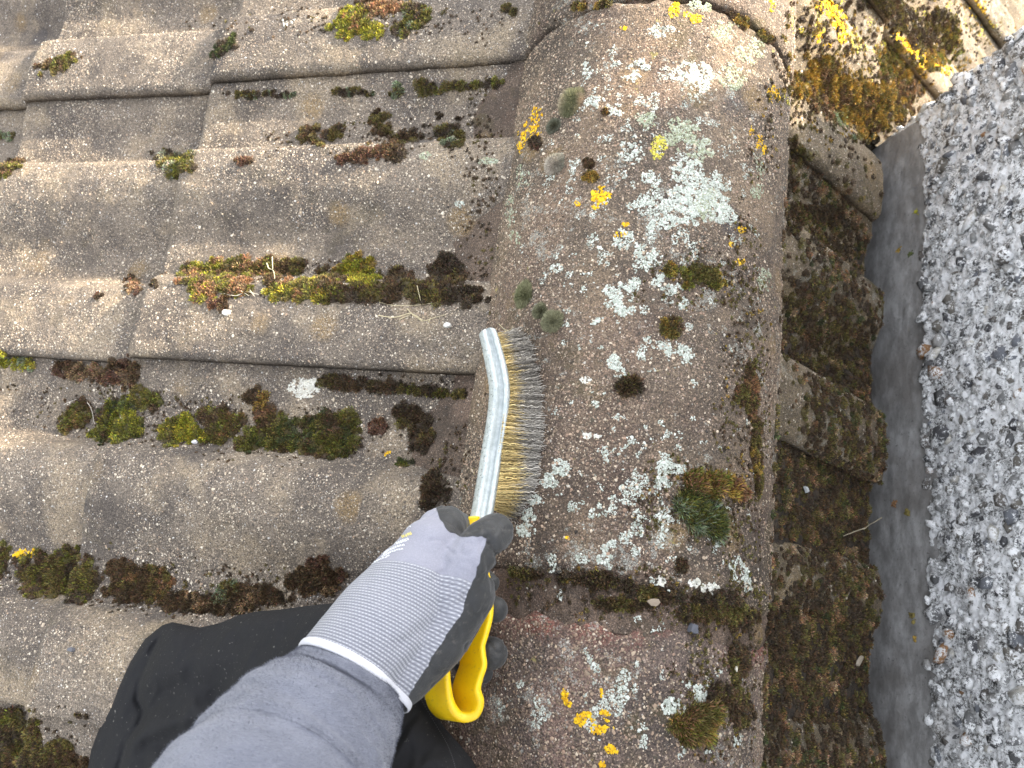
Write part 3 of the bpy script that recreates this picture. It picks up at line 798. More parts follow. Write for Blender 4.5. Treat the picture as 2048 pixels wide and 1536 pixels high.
A = dict
MOSS = [
 ('bright lime green moss cushions beside the rusty mound at the top edge', [(712, 40, 26, 26), (690, 60, 26, 20), (740, 62, 26, 14)], A(bright=4, yellow=2, green=2, rust=1), {}),
 ('rusty orange brown moss mound at the top edge, left of the ridge', [(768, 8, 42, 22), (735, 22, 22, 14)], A(rust=4, tan=2, brown=2), {}),
 ('olive moss tuft with pale tips right of the lime green moss', [(830, 28, 30, 20), (812, 58, 22, 15)], A(olive=3, dark=2, green=2, sage=1), {}),
 ('small dark moss dot near the top edge beside the ridge mortar', [(1020, 18, 14, 11)], A(olive=2, dark=2), {}),
 ('brown and green moss tuft on the second row at upper left, above the gap', [(105, 137, 26, 14), (140, 118, 22, 12)], A(brown=3, green=2, olive=2), {}),
 ('thin dark green moss in the corner of the top tile joint', [(452, 92, 22, 14, -40), (435, 108, 12, 10)], A(deep=3, dark=2), {}),
 ('brown green moss at the far left edge on the third row', [(12, 340, 26, 14, -25), (36, 326, 16, 8)], A(brown=3, green=2), {}),
 ('small grey green moss patch at the left edge under the broken roll end', [(12, 272, 18, 9)], A(sage=2, olive=2), {}),
 ('green moss tuft with grey lichen at the foot of the tile joint', [(335, 318, 26, 16), (365, 325, 28, 20), (348, 342, 20, 12)], A(green=3, olive=3, grey=2, dark=1), {}),
 ('small smooth reddish brown pad left of the long rusty streak', [(488, 322, 18, 8)], A(red=3, brown=1), {}),
 ('long rusty brown moss streak lying against the roll below the joint', [(730, 312, 52, 12, -8), (700, 320, 28, 7)], A(red=3, brown=3, rust=1), {}),
 ('dark brown moss tufts right of the rusty streak', [(790, 300, 20, 24, 25), (812, 275, 26, 10)], A(dark=3, brown=2, olive=1), {}),
 ('wide olive brown moss patch left of the brown tuft under the top tile', [(622, 268, 24, 16), (660, 266, 26, 14), (640, 285, 14, 9)], A(olive=3, brown=3, dark=1), {}),
 ('upright brown moss tuft between two olive patches', [(762, 238, 16, 18), (770, 262, 22, 12)], A(brown=3, olive=3), {}),
 ('olive brown moss clump nearest the ridge under the upper gap', [(900, 268, 34, 14), (908, 282, 22, 10)], A(olive=3, dark=2, sage=1), {}),
 ('three tiny dark moss specks above the olive clump', [(878, 232, 8, 7), (916, 240, 7, 6), (852, 252, 6, 5)], A(dark=1), dict(size=0.003)),
 ('pale green moss plug in the upper open gap', [(790, 180, 14, 10)], A(sage=3, olive=2), {}),
 ('dark olive moss along the right end of the upper gap', [(850, 178, 28, 12), (940, 172, 52, 6), (985, 166, 22, 6)], A(olive=3, green=2, dark=2), {}),
 ('thin moss line in the left half of the upper gap', [(490, 190, 36, 6), (560, 188, 30, 5), (690, 184, 30, 7), (740, 186, 10, 6)], A(olive=2, dark=3, sage=1), dict(size=0.0035)),
 ('mixed rust and lime moss cluster at the left end of the long moss strip', [(395, 555, 36, 34), (400, 588, 34, 14), (430, 545, 30, 26), (475, 540, 36, 24), (470, 575, 34, 16)], A(rust=4, tan=2, bright=2, green=3, olive=2, brown=2), dict(dens=1.1)),
 ('low brown moss joining the two green clusters of the long strip', [(530, 535, 36, 20), (550, 560, 30, 16), (590, 535, 30, 14)], A(brown=3, olive=3, green=1, rust=1), {}),
 ('yellow green moss lobe on the lower middle of the long strip', [(565, 588, 28, 14), (610, 580, 34, 20), (650, 590, 28, 16)], A(green=3, yellow=2, olive=3, rust=1), {}),
 ('brightest green and gold moss tuft in the long strip', [(715, 540, 30, 28), (735, 558, 26, 22), (690, 545, 18, 14)], A(bright=4, yellow=2, green=2, gold=2), {}),
 ('dark olive moss mound at the right of the long strip', [(700, 590, 48, 18), (660, 565, 34, 26), (745, 585, 34, 18)], A(olive=4, brown=3, dark=2, green=1), {}),
 ('loose brown moss at the right end of the long strip', [(800, 565, 22, 30), (835, 590, 32, 20), (780, 590, 20, 14)], A(brown=3, dark=2, olive=2), {}),
 ('large dark brown moss patch in the corner against the ridge mortar', [(895, 545, 36, 38), (905, 590, 50, 18), (870, 575, 24, 22), (945, 605, 28, 10)], A(dark=4, brown=3, olive=1), {}),
 ('red brown tuft just under the long moss strip', [(438, 606, 18, 14)], A(red=2, rust=1, brown=2), {}),
 ('round fuzzy brown tuft left of the tile joint', [(265, 572, 15, 17)], A(brown=2, tan=1, red=1), {}),
 ('dark moss dot right of the fuzzy brown tuft', [(307, 570, 8, 9)], A(dark=1), dict(size=0.0035)),
 ('dark moss dot below and left of the fuzzy brown tuft', [(197, 592, 9, 8)], A(dark=2, red=1), dict(size=0.0035)),
 ('yellow green crusty moss at the left edge in the long seam', [(42, 727, 34, 9, 8), (8, 718, 14, 12)], A(bright=2, sage=2, yellow=1), {}),
 ('pinkish brown moss roll filling the seam left of the joint', [(150, 742, 42, 14, 4), (195, 748, 24, 14)], A(tan=2, brown=3, red=2), {}),
 ('fuzzy brown moss ball hanging at the corner of the joint', [(240, 752, 34, 24), (262, 735, 14, 16)], A(brown=3, tan=1, red=2), {}),
 ('brown moss line in the seam right of the white lichen patch', [(690, 765, 52, 10, 3), (760, 772, 40, 9, 5), (660, 760, 20, 9)], A(brown=3, dark=3, olive=1), {}),
 ('thin olive moss line running to the brush from the brown seam', [(840, 780, 50, 8, 5), (905, 788, 34, 7, 5)], A(olive=3, green=1, dark=3), dict(size=0.0036)),
 ('leftmost moss clump of the lower row, brown with green tips', [(140, 840, 24, 24), (160, 830, 26, 22), (168, 812, 10, 12)], A(brown=2, olive=2, green=3, rust=1), {}),
 ('tall green moss clump beside the straw loop', [(225, 835, 30, 30), (250, 815, 26, 22), (220, 870, 30, 18), (262, 850, 20, 26)], A(green=4, bright=2, deep=2, brown=1), {}),
 ('olive moss bridge rising to the seam', [(295, 800, 28, 18), (278, 780, 14, 10)], A(olive=3, green=2, brown=1), {}),
 ('yellow green moss clump second from the left in the lower row', [(352, 865, 30, 26), (370, 845, 22, 14), (395, 870, 22, 14)], A(bright=3, yellow=2, green=2, olive=1), {}),
 ('feathery brown green moss between two green clumps', [(430, 832, 28, 18), (440, 862, 30, 20), (470, 845, 24, 16, -20)], A(brown=3, green=2, olive=2, rust=1), {}),
 ('upright dark orange brown moss tuft above the big clump', [(512, 795, 20, 18), (530, 825, 24, 18)], A(brown=3, rust=1, gold=1), {}),
 ('big dark green moss mat in the middle of the lower row', [(530, 880, 50, 26), (565, 850, 44, 24), (590, 885, 46, 24), (500, 890, 26, 18)], A(deep=3, olive=3, green=3, brown=2), dict(dens=1.1)),
 ('right end of the lower moss row, green with white flecks', [(660, 855, 46, 28), (680, 890, 34, 24), (640, 895, 40, 22), (700, 835, 18, 16)], A(green=3, olive=3, deep=2, brown=2), {}),
 ('small red moss tuft right of the lower moss row', [(758, 852, 17, 14)], A(red=3, rust=1), {}),
 ('dark brown moss tuft close to the mortar slab', [(828, 850, 30, 26), (840, 880, 26, 18), (815, 825, 20, 14)], A(dark=3, brown=3, olive=1), {}),
 ('tiny green moss tuft below the dark tuft', [(812, 928, 15, 10)], A(deep=2, green=2), {}),
 ('dark brown moss tuft left of the glove knuckle', [(868, 975, 22, 26), (858, 1000, 16, 16), (885, 985, 16, 16)], A(dark=3, brown=3), {}),
 ('large mixed moss mat at lower left under the yellow lichen', [(90, 1145, 58, 36), (140, 1135, 46, 36), (160, 1165, 34, 30), (100, 1175, 50, 22), (155, 1195, 22, 14)], A(olive=4, brown=4, green=3, dark=2), dict(dens=1.15)),
 ('moss sliver at the left edge beside the large lower mat', [(6, 1120, 14, 34)], A(olive=2, brown=2, green=1), {}),
 ('brown granular moss mat left of the dark trousers', [(250, 1150, 34, 30), (300, 1165, 44, 34), (270, 1185, 50, 22)], A(brown=5, dark=2, olive=2, rust=1), dict(size=0.0036, dens=0.9)),
 ('grey green crust on the brown debris above the knee', [(460, 1180, 26, 16), (440, 1200, 20, 10)], A(sage=3, olive=2, brown=1), dict(size=0.0036)),
 ('brown dusty moss debris lying along the pan above the knee', [(380, 1205, 60, 20), (520, 1190, 60, 20), (620, 1165, 50, 26), (450, 1212, 70, 12)], A(brown=4, dark=2, tan=1), dict(size=0.0032, dens=0.8)),
 ('reddish brown moss stain in the pan left of the glove', [(640, 1130, 24, 16), (660, 1150, 26, 18)], A(red=2, brown=3), dict(size=0.003, dens=0.8)),
 ('big dark moss clump in the bottom left corner', [(30, 1470, 40, 44), (40, 1515, 40, 40), (20, 1440, 26, 20)], A(dark=3, olive=4, brown=3, green=1), dict(dens=1.1)),
 ('brown moss filling the pan right of the corner clump', [(110, 1515, 46, 26), (150, 1530, 36, 14)], A(brown=4, olive=2), dict(size=0.0036)),
 ('thin dark moss in the seam left of the knee', [(160, 1430, 18, 3, 12)], A(dark=3, olive=2), dict(size=0.0032)),
 # on the ridge
 ('spiky brown moss rosette on the ridge right of the brush', [(1255, 772, 22, 16)], A(dark=2, brown=3, olive=1), dict(lmul=1.9, size=0.004)),
 ('olive green moss mat on the upper right of the ridge', [(1400, 548, 34, 16), (1425, 560, 24, 16), (1380, 572, 12, 7), (1340, 540, 10, 14)], A(olive=3, green=2, gold=1), dict(size=0.0034)),
 ('small olive moss square in the middle of the ridge', [(1343, 654, 18, 17)], A(olive=3, gold=1, brown=1), dict(size=0.0034)),
 ('rust orange moss over a green tuft on the ridge right side', [(1425, 972, 42, 20), (1470, 978, 24, 16), (1390, 960, 22, 14)], A(rust=4, gold=2, green=2), dict(lmul=1.9, size=0.004)),
 ('tall grassy green moss tuft below the rust orange moss', [(1408, 1035, 34, 32), (1380, 1010, 26, 20), (1430, 1055, 20, 20)], A(deep=4, green=3, sage=2), dict(lmul=2.4, size=0.0042, wid=0.0003)),
 ('orange and green moss star on the lowest ridge tile', [(1390, 1455, 34, 30), (1360, 1450, 18, 14), (1420, 1430, 18, 18)], A(olive=3, rust=2, green=3, gold=1), dict(lmul=2.2, size=0.004, wid=0.0003)),
 ('small brown moss dot above the mortar joint', [(1362, 1130, 13, 11)], A(brown=2, dark=1), dict(size=0.0034)),
 ('rusty moss stain along the right shoulder of the ridge', [(1500, 755, 9, 30, 6), (1505, 800, 10, 40, 4), (1485, 790, 14, 18)], A(rust=2, brown=2, olive=2), dict(size=0.0026, dens=0.7)),
 ('olive moss streak on the right shoulder below the rusty stain', [(1512, 880, 9, 46), (1518, 950, 8, 40)], A(olive=3, brown=2, gold=1), dict(size=0.0026, dens=0.8)),
 ('dark moss line packed into the lower ridge joint', [(1040, 1145, 40, 8, 6), (1190, 1160, 60, 12, 8), (1310, 1188, 60, 12, 8), (1440, 1200, 60, 12, 3)], A(dark=4, brown=3, olive=3), dict(size=0.0034, dens=0.9)),
 ('olive moss on the right end of the mortar joint', [(1470, 1235, 44, 24), (1400, 1225, 40, 12), (1240, 1210, 50, 10)], A(olive=3, brown=3, dark=1), dict(size=0.0028, dens=0.7)),
 ('brown moss at the right foot of the lowest ridge tile', [(1478, 1330, 22, 40), (1480, 1420, 22, 50), (1440, 1390, 26, 22)], A(brown=3, dark=2, olive=2), dict(size=0.0028, dens=0.6)),
 ('dark moss dot on the left shoulder of the ridge under the yellow lichen', [(1066, 288, 13, 13)], A(dark=2, red=1), dict(size=0.0036)),
 ('small brown tufts in the middle of the ridge near the cushion', [(1175, 330, 9, 9), (1180, 356, 12, 9), (1212, 225, 7, 6)], A(brown=1, gold=1), dict(size=0.0028)),
 ('moss in the chipped upper ridge joint', [(1210, 8, 20, 8), (1160, 12, 14, 8), (1480, 40, 20, 8, 40), (1530, 75, 20, 8, 45)], A(olive=2, brown=2, gold=1), dict(size=0.0034)),
 # sunny right slope
 ('golden moss band in the pan behind the ridge at upper right', [(1640, 170, 50, 26), (1700, 200, 60, 34), (1760, 220, 60, 30), (1650, 130, 26, 16), (1800, 170, 40, 34)], A(gold=4, olive=3, brown=3, tan=1), dict(size=0.0050, dens=2.2, nb=90, thr=-0.25)),
 ('dark moss trough running down from the top edge', [(1790, 30, 50, 24, 35), (1840, 80, 26, 26), (1880, 60, 34, 40), (1740, 8, 40, 10)], A(dark=3, olive=3, brown=3), dict(size=0.0050, dens=1.8, nb=90, thr=-0.15)),
 ('green moss behind the chimney corner', [(1780, 130, 24, 34), (1870, 120, 26, 20), (1905, 80, 20, 30)], A(olive=3, green=2, gold=2), dict(size=0.005, dens=2.0, nb=90, thr=-0.1)),
 ('pale yellow green moss where the tile meets the lead top', [(1715, 262, 24, 16), (1740, 275, 12, 14), (1690, 235, 30, 14)], A(sage=2, olive=2, gold=2), {}),
 ('dark crumbly moss between the ridge and the first grey roll', [(1590, 440, 20, 26), (1650, 430, 44, 20), (1590, 300, 10, 24)], A(dark=3, brown=3, olive=1), dict(size=0.004)),
]
for i, (lab, ells, pal, kw) in enumerate(MOSS):
    grp = None
    moss(lab, ells, pal, seed=i, group='moss clumps growing on the tiles', **kw)

# soil silting up the trough, and brown crumbs of dead moss along the channels
mso, nt, b = newmat('dark_soil'); g = G(nt); p = g.pos()
c = g.mix(g.step(g.noise(p, 160, 5, 0.75), 0.35, 0.7), (0.022, 0.016, 0.011), (0.085, 0.060, 0.038))
g.l(c, b.inputs['Base Color']); b.inputs['Roughness'].default_value = 0.95
g.l(g.bump(g.noise(p, 420, 4, 0.75), 0.003, 1.0), b.inputs['Normal'])
xx, yy = np.meshgrid(np.linspace(0.125, 0.352, 110), np.linspace(-0.46, 0.60, 480), indexing='ij')
zz = fill_z(xx, yy); top_ = np.stack([xx, yy, zz], -1); bot_ = top_.copy(); bot_[..., 2] -= 0.03
V_, f_ = slab(top_, bot_)
tag(mesh('soil', V_, f_, mso), 'dark soil silted up in the trough between the ridge and the lead', 'soil', kind='stuff')
moss('brown crumbs and dust along the channels of the left slope', [(640, 565, 300, 42, 2), (760, 280, 250, 40), (420, 850, 400, 62, 5), (330, 1175, 360, 62, 6), (840, 770, 130, 20, 4), (900, 930, 40, 110), (60, 1480, 110, 70), (960, 380, 34, 250), (700, 45, 340, 34)],
     A(dark=5, brown=5, olive=2), size=0.0016, nb=16, dens=0.034, seed=301, kind='stuff', name='moss_crumbs', thr=0.22)
moss('olive and brown moss crumbs on the right shoulder of the ridge', [(1490, 820, 48, 420), (1440, 1350, 90, 180), (1250, 1190, 270, 50, 4), (1380, 1000, 110, 90), (1400, 560, 120, 60), (1520, 300, 30, 90)],
     A(olive=5, brown=4, dark=2, gold=1), size=0.0012, nb=16, dens=0.030, seed=302, kind='stuff', name='moss_crumbs', thr=0.15)

moss('golden brown moss crumbs strewn over the sunlit tiles behind the chimney corner', [(1700, 190, 150, 90), (1850, 70, 150, 90), (1640, 60, 70, 60)],
     A(gold=4, olive=4, brown=4, dark=2), size=0.0027, nb=30, dens=0.20, seed=303, kind='stuff', name='moss_crumbs', thr=0.02)

# rounded hair cushions on the ridge: one dome each
def hair_cushion(label, px, py, rpx, tipc, basec, seed, stretch=1.15):
    q = np.random.default_rng(500 + seed)
    P, N, ok = cast([px], [py]); P, N = P[0], N[0]
    r = rpx / F * float(np.dot(P - C0, -M[:, 2]))
    fr = frames(N[None])[0]
    lon = np.array([0, 1.0, 0]); lon -= N * (lon @ N); lon /= np.linalg.norm(lon)
    fr = np.stack([np.cross(lon, N), lon, N])
    m = 5200
    th = q.random(m) * 2 * math.pi; cz = q.random(m) * 1.05 - 0.05; sz = np.sqrt(np.maximum(0, 1 - cz * cz))
    d = np.stack([sz * np.cos(th), sz * np.sin(th) * stretch, np.abs(cz) * 0.50], -1)
    bump_ = 1 + 0.10 * vn(th * 2, cz * 4, 0, seed)
    dirn = (d + q.normal(0, 0.22, (m, 3))) @ fr; dirn /= np.linalg.norm(dirn, axis=1, keepdims=True)
    d = d * (1 + 0.16 * vn(th * 1.4 + 5, cz * 2, 0, seed + 9))[:, None]
    base = P + (d * 0.80) @ fr * r
    L = 0.0030 * q.uniform(0.4, 1.7, (m, 1)) * bump_[:, None]
    side = np.cross(dirn, q.normal(0, 1, (m, 3))); side /= np.linalg.norm(side, axis=1, keepdims=True)
    w = 0.00016
    tip = base + dirn * L; mid = base + dirn * L * 0.5
    V = np.stack([base - side * w, mid + side * w, tip, mid - side * w], 1).reshape(-1, 3)
    top = ss(-0.1, 0.9, fbm(base[:, 0] * 120, base[:, 1] * 120, 0, seed) * 0.8 + 0.35)
    cc = np.array(basec)[None] * (1 - top[:, None]) + np.array(tipc)[None] * top[:, None]
    cc = np.repeat(cc * q.uniform(0.6, 1.4, (m, 1)), 4, 0)
    dome = ICO2 * np.array([0.72, 0.72 * stretch, 0.38]) @ fr * r + P
    c1 = np.tile(np.array(basec) * 0.7, (len(ICO2), 1))
    o = mesh('moss_cushion', np.concatenate([dome, V]), [ICOF2, np.arange(m)[:, None] * 4 + np.array([[0, 1, 2, 3]]) + len(dome)], MAT['moss'], smooth=False, col=np.concatenate([c1, cc]))
    tag(o, label, 'moss', 'round moss cushions on the ridge')
hair_cushion('largest round moss cushion, pinkish tan over green, high on the ridge', 1143, 204, 29, (0.52, 0.40, 0.29), (0.17, 0.17, 0.09), 1)
hair_cushion('pale grey tan round cushion below the largest one', 1110, 330, 20, (0.46, 0.40, 0.33), (0.22, 0.22, 0.16), 2, 1.0)
hair_cushion('upright oval sage green cushion just above the brush', 1048, 591, 20, (0.34, 0.325, 0.20), (0.13, 0.135, 0.06), 3, 1.3)
hair_cushion('grey green cushion right of the brush tip', 1104, 645, 20, (0.27, 0.26, 0.16), (0.11, 0.115, 0.055), 4, 0.9)
hair_cushion('smallest grey cushion between the two green ones', 1080, 624, 10, (0.31, 0.30, 0.20), (0.14, 0.14, 0.075), 5, 1.0)
hair_cushion('tiny dark grey cushion under the largest cushion', 1108, 254, 11, (0.30, 0.30, 0.24), (0.12, 0.12, 0.08), 6, 1.0)

# ------------------------------------------------------------------ lichen
HEX = np.array([[0, 0, 0.55]] + [[math.cos(t), math.sin(t), -0.15] for t in np.linspace(0, 2 * math.pi, 7)[:-1]])
HEXF = np.array([[0, 1 + i, 1 + (i + 1) % 6] for i in range(6)])
def flakes(P, N, sz, col, q):
    n = len(P)
    fr = frames(N + q.normal(0, 0.32, (n, 3)), q.random(n) * 6.28)
    sc = np.stack([sz * q.uniform(0.7, 1.3, n), sz * q.uniform(0.7, 1.3, n), sz * 0.8], -1)
    L = HEX[None] * sc[:, None]
    L[:, 1:, :2] *= q.uniform(0.45, 1.35, (n, 6, 1))
    V = np.einsum('nki,nij->nkj', L, fr) + (P + N * (sz * 0.2)[:, None])[:, None]
    Fc = (HEXF[None] + (np.arange(n) * 7)[:, None, None]).reshape(-1, 3)
    return V.reshape(-1, 3), Fc, np.repeat(col, 7, 0)
LC = {'white': [(0.44, 0.465, 0.41), (0.32, 0.345, 0.29), (0.54, 0.56, 0.50)], 'green': [(0.32, 0.34, 0.24), (0.40, 0.43, 0.34), (0.25, 0.27, 0.17)],
      'yellow': [(0.66, 0.40, 0.012), (0.74, 0.48, 0.02), (0.56, 0.30, 0.01)], 'lemon': [(0.48, 0.42, 0.06), (0.40, 0.34, 0.05), (0.56, 0.50, 0.10)], 'cream': [(0.56, 0.54, 0.46), (0.48, 0.47, 0.41), (0.62, 0.60, 0.54)]}
def lichen(label, ells, pal='white', size=0.00072, dens=0.72, seed=0, thr=0.0, group=None, kind=None, name='lichen_patch', freq=230, amp=2.5):
    q = np.random.default_rng(3000 + seed)
    PX, PY, R_ = [], [], []
    for e in ells:
        n = max(10, int(e[2] * e[3] * 0.62 * dens * (0.001 / size) ** 2))
        a, b_, r = ell_pts(e, n, q); PX.append(a); PY.append(b_); R_.append(r)
    PX, PY, R_ = map(np.concatenate, (PX, PY, R_))
    P, N, ok = cast(PX, PY)
    nz = fbm(P[:, 0] * freq, P[:, 1] * freq, P[:, 2] * freq, 600 + seed, 4)
    keep = ok & ((1 - R_ ** 2) * 0.9 + amp * nz > 0.30 + thr)
    P, N = P[keep], N[keep]; n = len(P)
    if n == 0: return None
    c = np.array(LC[pal])[q.integers(0, 3, n)] * q.uniform(0.88, 1.12, (n, 1))
    sz = size * np.exp(q.normal(0, 0.28, n))
    V, Fc, cc = flakes(P, N, sz, c, q)
    o = mesh(name, V, [Fc], MAT['lichen'], smooth=False, col=cc)
    return tag(o, label, 'lichen', group, kind)
